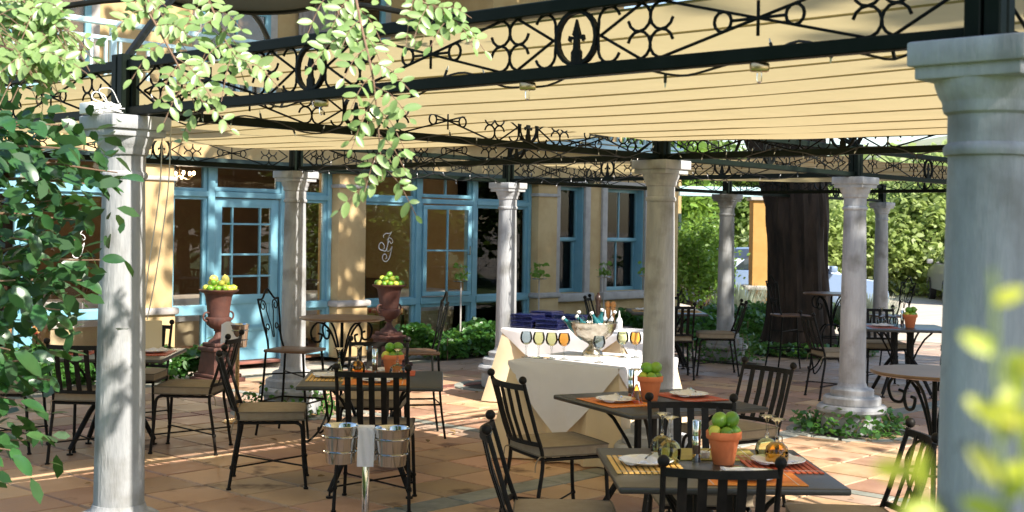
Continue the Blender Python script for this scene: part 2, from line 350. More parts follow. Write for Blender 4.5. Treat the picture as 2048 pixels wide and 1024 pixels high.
for d_, p, h, la, kind in cand:
    full = abs(la-TP) < .01
    if full and kind != 2 and ((kind and nb < 60) or (not kind and nt_ < 290)):
        me = random.choice(bmesh_ if kind else tmesh)
        t = link('border_stone' if kind else 'tile', me, None, terr, p); t.rotation_euler = (random.uniform(-.005,.005), random.uniform(-.005,.005), VANG+(0 if kind else PI/2*random.randrange(4)))
        if kind: nb += 1
        else: nt_ += 1
    else:
        la, lb = la-GAP, h-GAP; M = Matrix.Translation(p) @ Matrix.Rotation(VANG+random.uniform(-.004,.004), 4, 'Z') @ Matrix.Rotation(random.uniform(-.004,.004), 4, 'X')
        (fred if kind == 2 else fband if (kind == 1 or la < .13) else far).add([(-la/2,-lb/2,-.011),(la/2,-lb/2,-.011),(la/2,lb/2,-.011),(-la/2,lb/2,-.011),(-la/2+.004,-lb/2+.004,0),(la/2-.004,-lb/2+.004,0),(la/2-.004,lb/2-.004,0),(-la/2+.004,lb/2-.004,0)],
                [(4,5,6,7),(0,1,5,4),(1,2,6,5),(2,3,7,6),(3,0,4,7)], M)
tag(fband.build('border_field', MT['band'], terr, smooth=0), None, kind='stuff'); tag(fred.build('red_border_field', MT['rband'], terr, smooth=0), None, kind='stuff')
o = far.build('tile_field', MT['tilef'], terr, smooth=0); tag(o, None, kind='stuff')
bed = MB()
for q in [Cc, D, Ee, Ff, G, Hh, A]:
    n = 18; bed.add([(q.x+.47*math.cos(2*PI*k/n), q.y+.47*math.sin(2*PI*k/n), -.006) for k in range(n)], [tuple(range(n))])
n = 22; bed.add([(4.2+1.05*math.cos(2*PI*k/n)*(1+.1*math.sin(3*k)), 19+1.05*math.sin(2*PI*k/n), -.006) for k in range(n)], [tuple(range(n))])
o = bed.build('planting_bed', MT['soil'], smooth=0); tag(o, None, kind='structure')
# edging stones round the pit of the column by the bar table
o_names = []
for q, nme in ((Ff, 'F'), (D, 'D'), (Ee, 'E')):
    ring = []
    for k in range(14):
        a = 2*PI*k/14; M = Matrix.Translation((q.x, q.y, 0)) @ Matrix.Rotation(a, 4, 'Z')
        m = MB().bevbox(.46, -.098, -.011, .56, .098, .008, .004, 1, M); m.build('kerb_stone', MT['band'], terr)

# ------------------------------------------------------------------ columns
def column(p, label, shaft_z=.40):
    t = thing('stone_column', label, 'column', p, VANG, 'concrete columns carrying the pergola')
    n = 36
    MB().lathe([(.255,0),(.262,.02),(.262,.155),(.285,.165),(.305,.19),(.305,.215),(.285,.24),(.25,.245)], n).build('pedestal', MT['concrete'], t)
    MB().lathe([(.245,.245),(.25,.25),(.25,.305),(.235,.318),(.19,.318),(.185,.335),(.19,.35),(.188,.375),(.165,.388),(.14,.392),(.128,.405),(.12,.43)], n).build('base_moulding', MT['concrete'], t)
    prof = []
    for i in range(15):
        z = .41+(1.95-.41)*i/14; u = i/14; prof.append((.1155-.015*u-.004*u*u+.002*math.sin(PI*u), z))
    prof += [(.106,1.953),(.109,1.962),(.109,1.972),(.103,1.981),(.0985,1.985),(.0985,2.06)]
    MB().lathe(prof, n).build('shaft', MT['concrete'], t)
    cap = MB().lathe([(.0985,2.055),(.108,2.062),(.112,2.075),(.112,2.085),(.114,2.092),(.122,2.105),(.131,2.13),(.134,2.145)], n)
    cap.bevbox(-.137,-.137,2.143,.137,.137,2.178,.006,2).bevbox(-.152,-.152,2.176,.152,.152,2.24,.007,2)
    cap.build('capital', MT['concrete'], t)
    return t
column(A, 'sunlit grey concrete column standing in the foreground left, behind the glossy leaves')
column(B, 'largest concrete column, close up at the right edge, half hidden by blurred leaves')
column(Cc, 'concrete column standing behind the near white buffet table')
column(D, 'concrete column between the blue glazed door and the tall bar stool')
column(Ee, 'slim grey column left of the stacked navy plates')
column(Ff, 'concrete column with ivy round its foot, right of the big tree trunk')
column(G, 'distant shaded column left of the dark tree trunk')
column(I_, 'column carrying the pergola corner, right of the high round table'); column(J, 'column at the outer corner of the pergola, beyond the table with blue glasses'); column(A2, 'column at the outer left corner of the pergola')
column(Hh, 'farthest column, seen against the sunny trees by the parked cars')

# ------------------------------------------------------------------ pergola of wrought iron
perg = thing('pergola', 'black wrought iron pergola with scrolled lattice beams above the terrace', 'pergola', (0,0,0))
ZB, ZT = 2.243, 2.505; ZM = (ZB+.042+ZT-.045)/2; HH = (ZT-.045-ZB-.042)/2   # lattice field
def rods(name, lines, n=6, r=.0052):
    b = MB()
    for l in lines: b.tube([(x, 0, z) for x, z in l], r, n, flat=(0,1,0))
    me = bpy.data.meshes.new(name); me.from_pydata(b.v, [], b.f); me.update()
    me.polygons.foreach_set('use_smooth', [True]*len(me.polygons)); me.materials.append(MT['iron']); return me
def lattice_meshes(n=6, k=8):
    d = {}
    c = []
    for sx in (-1, 1):
        for sz in (-1, 1):
            c.append([(sx*x, sz*z) for x, z in arc(-.043, HH/2, HH/2*1.0, 100, -168, k+2)])
    d['scroll_cluster'] = rods('scroll_cluster', c, n)
    hk = []
    for sz in (-1, 1): hk.append([(x, sz*z) for x, z in [(.088, 0)]+arc(.135, HH*.52, HH*.5, 190, 20, k)])
    d['hook_scroll'] = rods('hook_scroll', hk, n)
    r = MB().bar([(.083*math.cos(2*PI*i/20), 0, HH*math.sin(2*PI*i/20)) for i in range(20)], .012, .022, up=(0,1,0), closed=True)
    me = bpy.data.meshes.new('oval_ring'); me.from_pydata(r.v, [], r.f); me.update(); me.materials.append(MT['iron']); d['oval_ring'] = me
    f = MB(); y = .006
    out = [(0,.062),(-.010,.030),(-.016,.012),(-.008,.004),(-.030,.010),(-.034,-.004),(-.026,-.012),(-.024,-.002),(-.010,-.004),(-.012,-.035),(-.020,-.045),(-.020,-HH)]
    pts = out+[(-x, z) for x, z in out[::-1][:-1]]
    f.add([(x,-y,z) for x, z in pts]+[(x,y,z) for x, z in pts], [tuple(range(len(pts)))[::-1], tuple(len(pts)+i for i in range(len(pts)))]+[(i,(i+1)%len(pts),len(pts)+(i+1)%len(pts),len(pts)+i) for i in range(len(pts))])
    me = bpy.data.meshes.new('fleur_de_lis'); me.from_pydata(f.v, [], f.f); me.update(); me.materials.append(MT['iron']); d['fleur_de_lis'] = me
    st = [[(0,-.052),(0,.052)], [(-.095,0),(.095,0)]]
    for sx in (-1, 1): st.append([(sx*(.122+.03*math.cos(2*PI*i/12)), .03*math.sin(2*PI*i/12)) for i in range(13)])
    d['star_bar'] = rods('star_bar', st, n)
    d['k_brace'] = rods('k_brace', [[(.10,0),(.262,HH)], [(.10,0),(.262,-HH)]], n)
    d['cross_brace'] = rods('cross_brace', [[(-.345,HH),(.345,-HH)], [(-.345,-HH),(.345,HH)]], n)
    return d
LM = lattice_meshes()
def put(name, par, x, mirror=False):
    o = link(name, LM[name], None, par, (x, 0, ZM)); 
    if mirror: o.scale.x = -1
    return o
def beam(p, q, off=.05, tops=True):
    d = q-p; L = d.length; an = math.atan2(d.y, d.x)
    b = MB(); b.bevbox(off,-.022,ZB,L-off,.022,ZB+.042,.004,1); b.bevbox(off,-.026,ZT-.045,L-off,.026,ZT,.004,1)
    r = b.build('lattice_beam', MT['ironw'], perg, loc=p); r.rotation_euler = (0,0,an)
    nper = max(1, round((L)/1.40)); per = L/nper; sc = per/1.385
    for i in range(nper):
        x0 = i*per
        if i > 0:
            put('oval_ring', r, x0); put('fleur_de_lis', r, x0); put('hook_scroll', r, x0); put('hook_scroll', r, x0, True)
        for sx, xx in ((1, x0), (-1, x0+per)):
            o = put('k_brace', r, xx, sx < 0); put('scroll_cluster', r, xx+sx*.30*sc)
        put('star_bar', r, x0+per/2); o = put('cross_brace', r, x0+per/2)
    return r
for p, q in ((A,B),(A2,A),(A,Cc),(D,Cc),(Cc,I_),(A2,D),(D,Ee),(Cc,Ff),(Ee,Ff),(Ee,G),(G,J),(Ff,J),(G,Hh),(B,I_)): beam(p, q)
for p in (A, B, Cc, D, Ee, Ff, G, Hh, A2, I_, J):
    m = MB()
    for sx in (-1, 1):
        for sy in (-1, 1): m.bevbox(sx*.026-.022, sy*.026-.022, 2.241, sx*.026+.022, sy*.026+.022, 2.53, .004, 1)
    m.box(-.02,-.02,2.241,.02,.02,2.52); m.bevbox(-.075,-.075,2.2405,.075,.075,2.25,.002,1)
    o = m.build('post', MT['ironw'], perg, loc=p); o.rotation_euler = (0,0,VANG)
def dome(c4, capped=False, rr0=.021):
    c = sum(c4, Vector())/4
    for q in c4:
        pts = []
        for i in range(13):
            u = i/12; e = q.lerp(c, u*.82); pts.append((e.x, e.y, 2.51+.80*math.sin(u*PI/2)))
        MB().tube(pts, rr0, 8).build('curved_rib', MT['iron'], perg)
    rr = (c4[0]-c).length*.18
    MB().tube([(c.x+rr*math.cos(2*PI*i/28), c.y+rr*math.sin(2*PI*i/28), 3.31) for i in range(28)], rr0*.8, 6, True).build('dome_ring', MT['iron'], perg)
    if not capped: return
    m = MB().lathe([(rr-.005,3.318),(rr*.7,3.36),(rr*.3,3.39),(.01,3.40)], 28, Matrix.Translation((c.x,c.y,0))); m.build('dome_cap', MT['ironw'], perg)
dome([A, A2, D, Cc], True); dome([D, Cc, Ff, Ee]); dome([Cc, I_, J, Ff]); dome([Ee, Ff, J, G])
# ------------------------------------------------------------------ awnings slung in the bays
def awning(o, u, v, lu, lv, z0, z1, label, npl=9, sag=.013):
    """canvas from o, pleats parallel to u, spaced along v"""
    m = MB(); nu = 24; k = 6; nv = npl*k; vs = []
    for j in range(nv+1):
        t = j/nv; fr = (t*npl) % 1
        for i in range(nu+1):
            s = i/nu; p = o+u*(lu*s)+v*(lv*t)
            z = z0+(z1-z0)*t-sag*math.sin(PI*fr)**.7-.02*math.sin(PI*s)-.006*math.sin(9*s+5*t)*math.sin(PI*fr)+.010*math.sin(4.2*s+2.5*t)*math.sin(7*t+1.3*s)+.007*math.sin(13*t+2*s)+.004*math.sin(23*s+11*t)*math.sin(PI*fr)
            vs.append((p.x, p.y, z))
    fs = [(j*(nu+1)+i, j*(nu+1)+i+1, (j+1)*(nu+1)+i+1, (j+1)*(nu+1)+i) for j in range(nv) for i in range(nu)]
    t = thing('awning', label, 'awning', (0,0,0), 0, 'cream canvas awnings in the pergola bays')
    m.add(vs, fs); m.build('canvas', MT['awning'], t, 60)
    for j in range(npl+1):
        r0 = j*k*(nu+1); MB().tube([(x, y, z-.003) for x, y, z in vs[r0:r0+nu+1]], .0048, 5).build('seam', MT['seam'], t)
    return t
awning(g(.05,.02), W, V, 4.03, 4.19, 2.462, 2.375, 'largest cream awning, overhead in the near bay of the pergola', 10)
awning(g(.05,-4.15), W, V, 3.99, 4.18, 2.462, 2.43, 'cream awning over the left bay, above the sunlit column and house door', 9)
awning(Ee+V*.15+W*.2, W, V, 3.85, 3.95, 2.45, 2.41, 'distant narrow-looking cream awning beside the big tree trunk', 8)

# ------------------------------------------------------------------ the house
house = thing('restaurant_house', 'ochre two-storey house with pale blue windows, door and balcony', 'house', FP, VANG)
def hb(m, s0, s1, y0, y1, z0, z1, r=0):
    return m.bevbox(s0,y0,z0,s1,y1,z1,r,2) if r else m.box(s0,y0,z0,s1,y1,z1)
S0, S1 = -7.0, 9.15
m = MB(); hb(m, S0, 5.55, .02, .24, 2.5, 3.0); hb(m, S0, S1, .0, 1.3, 3.0, 3.1)
# masonry with two sash openings
for s0, s1, z0, z1 in ((5.55,5.93,0,3.0),(5.93,6.55,0,.72),(5.93,6.55,2.42,3.0),(6.55,7.12,0,3.0),(7.12,8.15,0,.72),(7.12,8.15,2.42,3.0),(8.15,S1,0,3.0)): hb(m, s0, s1, .021, .26, z0, z1)
hb(m, S1-.24, S1, .26, 5.0, 0, 3.0)
m.build('wall', MT['stucco'], house, 0)
m = MB(); hb(m, S0, S1, 1.3, 1.55, 3.1, 7.0); hb(m, S1-.25, S1, 1.55, 6, 3.1, 7.0); hb(m, 4.6, 7.6, .25, 1.3, 3.1, 7.0); m.build('upper_wall', MT['stucco'], house, 0)
m = MB(); hb(m, S0, S1+.3, .0, 7, 7.001, 7.2); m.build('roof', MT['stone'], house, 0)
m = MB(); hb(m, S0+.1, 5.5, .262, 4.8, -.02, .0); m.build('interior_floor', MT['ifloor'], house, 0)
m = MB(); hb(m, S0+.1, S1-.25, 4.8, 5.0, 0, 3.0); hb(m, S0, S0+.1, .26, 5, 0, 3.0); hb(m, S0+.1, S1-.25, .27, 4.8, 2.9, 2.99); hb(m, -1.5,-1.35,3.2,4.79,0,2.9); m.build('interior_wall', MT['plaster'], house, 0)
m = MB(); hb(m, 5.6, 5.7, .27, 4.8, 0, 2.9); m.build('interior_return', MT['stucco'], house, 0)
for s0, s1 in ((-4.9,-4.5),(-1.58,-1.17),(1.33,1.80),(5.28,5.72)):
    c = (s0+s1)/2; w = (s1-s0)/2; m = MB(); hb(m, s0, s1, -.13, .30, 0, 2.55, .008); m.build('pillar', MT['stucco'], house)
    m = MB(); hb(m, s0-.03, s1+.03, -.16, .02, 2.235, 2.285, .012); m.build('pillar_moulding', MT['stone'], house)
    m = MB(); hb(m, s0-.065, s1+.065, -.20, .02, .665, .75, .03); m.build('pillar_ledge', MT['stone'], house)
    m = MB(); hb(m, s0-.025, s1+.025, -.155, .02, 0, .664, .006); m.build('pillar_plinth', MT['stucco'], house)
m = MB(); hb(m, S0, 5.9, -.17, .019, 2.42, 2.53); m.build('fascia_board', MT['teal'], house, 0)
def window(s0, s1, z0, z1, nx=1, nz=1, w=.06, y=.07, t=.06, bar=.025, name='window', par=None, mat='blue', xs=None, zs=None):
    m = MB(); y0, y1 = y-t/2, y+t/2
    hb(m, s0, s1, y0, y1, z0, z0+w, .004); hb(m, s0, s1, y0, y1, z1-w, z1, .004)
    hb(m, s0, s0+w, y0+.001, y1-.001, z0+w-.005, z1-w+.005, .004); hb(m, s1-w, s1, y0+.001, y1-.001, z0+w-.005, z1-w+.005, .004)
    fr = m.build(name, MT[mat], par or house)
    MB().box(s0+w-.01, y-.003, z0+w-.01, s1-w+.01, y+.003, z1-w+.01).build('pane', MT['pane'], fr, 0)
    xs = xs if xs is not None else [s0+w+(s1-s0-2*w)*i/nx for i in range(1, nx)]
    zs = zs if zs is not None else [z0+w+(z1-z0-2*w)*i/nz for i in range(1, nz)]
    for x in xs: MB().bevbox(x-bar/2, y-.018, z0+w-.002, x+bar/2, y+.018, z1-w+.002, .003, 1).build('glazing_bar', MT[mat], fr)
    for z in zs: MB().bevbox(s0+w-.002, y-.0165, z-bar/2, s1-w+.002, y+.0165, z+bar/2, .003, 1).build('glazing_bar', MT[mat], fr)
    return fr
ZS, ZR, ZTOP = .70, 2.10, 2.50     # sill rail, transom, head
def glazed(s0, s1, low=True):
    window(s0, s1, ZR+.02, ZTOP, w=.05); window(s0, s1, ZS, ZR-.02, w=.05)
    if low: window(s0, s1, .05, ZS-.03, w=.045)
def post(s0, s1, z0=.0, z1=2.5): MB().bevbox(s0, .01, z0, s1, .14, z1, .006, 1).build('window_post', MT['blue'], house)
def rail_(s0, s1, z0, z1, y0=-.005, y1=.15): MB().bevbox(s0, y0, z0, s1, y1, z1, .006, 1).build('window_rail', MT['blue'], house)
# left bay
for s0, s1 in ((-6.9,-4.95),(-4.45,-2.98),(-2.86,-1.64)): glazed(s0, s1)
post(-2.98,-2.86); post(-4.5,-4.43); post(-1.65,-1.585)
rail_(-4.43,-2.98,.63,.735); rail_(-2.86,-1.65,.63,.735); rail_(-4.43,-2.98,2.07,2.14,.005); rail_(-2.86,-1.65,2.07,2.14,.005)
# door bay
glazed(-1.10,-.60); post(-1.165,-1.10); post(-.60,-.50); post(.50,.58); post(1.26,1.325)
glazed(.58,1.26); rail_(-1.10,-.60,.63,.745); rail_(.58,1.26,.66,.745); rail_(-1.10,-.60,2.065,2.135,.005); rail_(-.50,.50,2.065,2.135,.005); rail_(.58,1.26,2.065,2.135,.005)
window(-.50,.50,2.14,2.50,w=.05)
door = MB(); hb(door,-.485,.485,.05,.10,.04,.17,.004); hb(door,-.485,-.37,.051,.099,.165,2.055,.004); hb(door,.37,.485,.051,.099,.165,2.055,.004); hb(door,-.375,.375,.05,.10,1.945,2.055,.004); hb(door,-.375,.375,.05,.10,.745,.86,.004); hb(door,-.375,.375,.05,.10,.40,.46,.004)
door = door.build('door', MT['blue'], house)
MB().bevbox(-.372,.066,.165,.372,.084,.748,.004,1).build('door_panel', MT['blue'], door)
MB().box(-.38,.072,.85,.38,.078,1.95).build('pane', MT['pane'], door, 0)
for x in (-.21,.21): MB().bevbox(x-.012,.055,.855,x+.012,.095,1.948,.003,1).build('glazing_bar', MT['blue'], door)
for z in (1.09,1.36,1.74): MB().bevbox(-.374,.0565,z-.012,.374,.0935,z+.012,.003,1).build('glazing_bar', MT['blue'], door)
m = MB().tube([(-.43,.045,1.0),(-.43,-.005,1.0),(-.34,-.005,1.0)], .009, 8); m.bevbox(-.445,.04,.93,-.415,.052,1.08,.003,1); m.build('door_handle', MT['brass'], door)
MB().bevbox(-.5,-.06,-.005,.5,.3,.03,.006,1).build('threshold', MT['rband'], house)
# monogram bay
glazed(1.86,2.86); post(1.805,1.86); post(2.86,2.95); post(3.98,4.07); post(5.21,5.275); glazed(4.07,5.21)
rail_(1.86,2.86,.64,.735); rail_(4.07,5.21,.64,.735); rail_(2.95,3.98,.64,.735); rail_(1.86,2.86,2.07,2.14,.005); rail_(4.07,5.21,2.07,2.14,.005); rail_(2.95,3.98,2.07,2.14,.005)
window(2.95,3.98,2.16,2.50,2,w=.05); window(2.95,3.98,.05,.64,w=.045)
# casement leaf standing open
cz = MB(); lw = .80
fr = window(0,lw,.76,2.05,2,2,w=.06,y=0,t=.045,name='open_casement'); fr.location = (2.97,.0,0); fr.rotation_euler = (0,0,R(-14))
m = MB(); hb(m,2.952,2.99,.02,.14,.735,2.07); hb(m,3.94,3.978,.02,.14,.735,2.07); m.build('casement_jamb', MT['blue'], house, 0)
m = MB().tube([(.72,-.04,1.35),(.74,-.075,1.35),(.74,-.075,1.47)], .008, 6); m.build('casement_handle', MT['brass'], fr)
# sash windows with stone surrounds in the masonry
for s0, s1 in ((5.93,6.55),(7.12,8.15)):
    m = MB(); hb(m, s0-.13, s0, -.02, .2, .60, 2.54, .01); hb(m, s1, s1+.13, -.02, .2, .60, 2.54, .01); hb(m, s0-.001, s1+.001, -.019, .2, 2.421, 2.539, .01); m.build('stone_surround', MT['stone'], house)
    m = MB(); hb(m, s0-.16, s1+.16, -.10, .2, .585, .715, .02); m.build('stone_sill', MT['stone'], house)
    window(s0, s1, 1.55, 2.42, 2 if s1 > 7 else 1, 1, w=.055, y=.17, name='upper_sash'); window(s0, s1, .715, 1.60, 2 if s1 > 7 else 1, 1, w=.065, y=.222, name='lower_sash')
    m = MB(); hb(m, s0, s0+.03, .03, .25, .72, 2.42); hb(m, s1-.03, s1, .03, .25, .72, 2.42); m.build('sash_lining', MT['blue'], house, 0)
    m = MB(); n = 12
    for i in range(n): x = s0+.03+(s1-s0-.06)*i/n; x1 = s0+.03+(s1-s0-.06)*(i+1)/n; z = 2.17-.03*math.sin(PI*i/2); m.add([(x,.30,2.40),(x1,.30,2.40),(x1,.30,2.17-.03*math.sin(PI*(i+1)/2)),(x,.30,z)], [(0,1,2,3)])
    m.build('pelmet', pm('coral_pelmet', (.55,.22,.12), .9), house, 0)
# engraved monogram on two panes: an entwined J and G
def monogram(s, z, h, y):
    k = h
    J_ = spline([(.92,0,.99),(.74,0,.93),(.50,0,.93),(.33,0,.86),(.36,0,.78)],6)
    J2 = spline([(.90,0,.98),(.70,0,.80),(.62,0,.55),(.50,0,.36),(.28,0,.37),(.06,0,.42),(.02,0,.54),(.16,0,.63),(.33,0,.58),(.40,0,.46),(.30,0,.40)],6)
    G1 = spline([(.56,0,.70),(.72,0,.79),(.92,0,.74),(.98,0,.64),(.86,0,.60),(.74,0,.68),(.66,0,.60),(.58,0,.44),(.62,0,.34),(.80,0,.38),(.92,0,.50)],6)
    G2 = spline([(.95,0,.50),(.86,0,.30),(.76,0,.12),(.56,0,.01),(.34,0,.04),(.28,0,.16),(.38,0,.25),(.54,0,.22),(.58,0,.13),(.48,0,.09)],6)
    m = MB()
    for l, w in ((J_,.022),(J2,.026),(G1,.020),(G2,.026)): m.bar([(p.x*k*.62, 0, p.z*k) for p in l], .006, w*k, up=(0,1,0))
    mm = MB()
    for l, w in ((J_,.026),(J2,.034),(G1,.024),(G2,.034)):
        mm.tube([(p.x*k*.62, 0, p.z*k) for p in l], [w*k*.5*(.55+.45*math.sin(PI*i/(len(l)-1))) for i in range(len(l))], 6)
    o = mm.build('monogram', MT['plastic'], house); o.scale = (1,.15,1); o.location = (s, y, z); o['label'] = 'white entwined JG monogram on the window glass'
monogram(2.20, 1.25, .42, .062); monogram(-2.40, 1.33, .34, .062)
# balcony railing
zr = [3.72, 4.0]
m = MB(); hb(m, S0, 4.55, -.10, .0, 3.97, 4.03, .008); m.build('balcony_handrail', MT['rail'], house)
m = MB(); hb(m, S0, 4.55, -.075,-.03, 3.80, 3.845, .004); m.build('balcony_rail', MT['rail'], house)
m = MB(); hb(m, S0, S1, -.078,-.027, 3.14, 3.19, .004); m.build('balcony_rail', MT['rail'], house)
m = MB(); hb(m, S0, S1, -.14, -.001, 2.98, 3.11, .01); m.build('balcony_edge', MT['rail'], house)
m = MB(); hb(m, 7.6, S1, -.10, .0, 3.97, 4.03, .008); m.build('balcony_handrail', MT['rail'], house)
m = MB(); hb(m, 4.6, S1, -.075,-.03, 3.80, 3.845, .004); m.build('balcony_rail', MT['rail'], house)
bal = MB().box(-.016,-.068,3.19,.016,-.036,3.80); bme = None
s = S0+.1; i = 0
while s < S1-.05:
    if bme is None:
        o = bal.build('baluster', MT['rail'], house, 0, (s,0,0)); bme = o.data
    else: link('baluster', bme, None, house, (s,0,0))
    if i % 8 == 3: MB().bevbox(s+.055,-.085,3.111,s+.125,-.02,3.97,.005,1).build('balcony_post', MT['rail'], house)
    s += .18; i += 1
# upper windows
for s0, s1, z0, z1 in ((-5.2,-4.1,3.3,5.3),(-2.6,-1.5,3.3,5.3),(.1,1.2,3.3,5.3),(2.2,3.3,3.3,5.3)):
    m = MB(); hb(m, s0-.12, s0-.002, 1.24, 1.31, z0-.1, z1+.12, .008); hb(m, s1+.002, s1+.12, 1.24, 1.31, z0-.1, z1+.12, .008); hb(m, s0-.002, s1+.002, 1.24, 1.31, z1+.002, z1+.12, .008); m.build('upper_surround', MT['stone'], house)
    MB().box(s0,1.292,z0,s1,1.298,z1).build('dim_room_sheet', MT['plaster'], house, 0)  # dark sheet on the solid wall, coloured as the dim room behind the glass
    window(s0, s1, z0, z1, 2, 3, w=.08, y=1.262, name='upper_window')
for s in (-3.4, 1.65, 2.0):
    m = MB(); n = 22
    vs = []
    for i in range(n+1): vs += [(s+.35*i/n, 1.2+.03*math.sin(i*1.9), 3.2), (s+.35*i/n, 1.2+.03*math.sin(i*1.9+.3), 5.4)]
    m.add(vs, [(2*i,2*i+2,2*i+3,2*i+1) for i in range(n)]); m.build('curtain', MT['curtain'], house)
# wing with the teal door, and the carport post behind the trees
wing = thing('house_wing', 'small ochre wing with grey teal door behind the light green shrub', 'outbuilding', (3.1,27.2,0), 0)
MB().box(-1.2,0,0,.42,4,3.2).build('wall', MT['stucco'], wing, 0)
m = MB().bevbox(.02,-.05,0,.08,.02,2.1,.004,1).bevbox(.36,-.05,0,.42,.02,2.1,.004,1).bevbox(.081,-.05,2.04,.359,.02,2.1,.004,1); m.build('door_frame', MT['teal'], wing)
MB().bevbox(.085,-.03,.02,.355,-.001,2.03,.004,1).build('door', MT['teal'], wing)
cp = thing('carport_post', 'orange ochre pillar with grey ledge left of the dark trunk', 'pillar', (4.93,25.9,0), 0)
MB().bevbox(-.19,-.19,0,.19,.19,2.42,.01,1).build('shaft', MT['stuccod'], cp); MB().bevbox(-.34,-.34,.60,.34,.34,.68,.02,2).build('ledge', MT['stone'], cp); MB().bevbox(-.24,-.24,2.36,.24,.24,2.42,.01,1).build('cap', MT['stone'], cp)
tb = MB().bevbox(3.3,25.78,2.43,6.0,26.02,2.62,.006,1).build('carport_beam', MT['rail']); tag(tb, 'pale blue beam resting on the orange ochre pillar', 'beam')
# ------------------------------------------------------------------ chairs
def make_slat_chair():
    t = thing('slat_back_chair', '', 'chair'); hw = .215; mt = MT['slat']
    def yb(z): return -.205-.13*max(0, (z-.44))/.45-.02*max(0,(z-.44))**2
    for s in (-1, 1):
        pts = [(s*(hw+.015),-.265,.008),(s*(hw+.008),-.235,.22),(s*hw,-.205,.44),(s*hw,yb(.6),.60),(s*hw,yb(.75),.75),(s*(hw+.002),yb(.87),.87)]
        MB().tube(spline(pts,4), .0115, 8).tube([(pts[0][0],pts[0][1],0),(pts[0][0],pts[0][1],.012)], .017, 8).ball((s*(hw+.012),-.248,.145), .017, 8).build('rear_leg', mt, t)
        MB().ball((s*(hw+.002), yb(.893), .893), .0235, 12).build('ball_finial', mt, t)
        f = [(s*(hw+.012),.235,.008),(s*(hw+.004),.215,.2),(s*(hw-.002),.205,.37),(s*(hw-.006),.192,.42),(s*(hw-.012),.16,.436)]
        MB().tube(spline(f,4), .0115, 8).tube([(f[0][0],f[0][1],0),(f[0][0],f[0][1],.012)], .017, 8).ball((s*(hw+.006),.222,.145), .016, 8).build('front_leg', mt, t)
    m = MB()
    for s in (-1, 1): m.tube([(s*(hw-.004),-.205,.436),(s*(hw-.012),.175,.436)], .0105, 8)
    m.tube([(-hw+.012,.172,.436),(hw-.012,.172,.436)], .0105, 8).tube([(-hw,-.2,.436),(hw,-.2,.436)], .0105, 8)
    for i in range(4): y = -.14+.09*i; m.bar([(-hw,y,.438),(hw,y,.438)], .025, .006)
    m.build('seat_frame', mt, t)
    cr = lambda u, z: (u*hw, yb(z)-.045*(1-u*u), z)
    MB().bar([cr(-1+i/8, .85) for i in range(17)], .014, .032).build('top_rail', mt, t)
    MB().bar([cr(-1+i/8, .525) for i in range(17)], .012, .024).build('bottom_rail', mt, t)
    for i in range(5):
        u = -.68+.34*i; a = cr(u,.527); b = cr(u,.848); c = cr(u,.69)
        MB().bar([a,(c[0],c[1]-.008,c[2]),b], .036, .007, up=(0,1,0)).build('back_slat', mt, t)
    m = MB().tube([(-hw-.006,.222,.145),(hw+.012,-.248,.145)], .006, 6).tube([(hw+.006,.222,.152),(-hw-.012,-.248,.152)], .006, 6); m.build('cross_stretcher', mt, t)
    n = 12; vs = []; w, h = .228, .222
    for side in (1, -1):
        for j in range(n+1):
            for i in range(n+1):
                u = -1+2*i/n; v = -1+2*j/n; e = (1-abs(u)**5)*(1-abs(v)**5); k = 1-.035*(u*u)*(v*v)
                vs.append((u*w*k, v*h*k+.0, .482+side*(.026+.016*e**.6)))
    N = (n+1)**2; fs = []
    for j in range(n):
        for i in range(n):
            a = j*(n+1)+i; fs.append((a,a+1,a+n+2,a+n+1)); fs.append((N+a,N+a+n+1,N+a+n+2,N+a+1))
    ring = [i for i in range(n+1)]+[(j+1)*(n+1)-1 for j in range(1,n+1)]+[n*(n+1)+i for i in range(n-1,-1,-1)]+[j*(n+1) for j in range(n-1,0,-1)]
    for k in range(len(ring)): a, b = ring[k], ring[(k+1) % len(ring)]; fs.append((a,N+a,N+b,b))
    cu = MB().add(vs, fs).build('cushion', MT['cushion'], t, 60)
    for zz in (.508,.456):
        MB().tube([(vs[k][0]*1.008, vs[k][1]*1.008, zz) for k in ring], .0045, 5, True).build('piping', MT['piping'], cu)
    for s in (-1, 1): MB().tube(spline([(s*.2,-.20,.455),(s*.225,-.235,.45),(s*.215,-.25,.41),(s*.222,-.255,.37)],4), .004, 5).build('tie', MT['cushion'], cu)
    return t
CH = Proto(make_slat_chair())
def face(dx, dy): return math.atan2(-dx, dy)
GC = 'black slat-backed iron chairs'
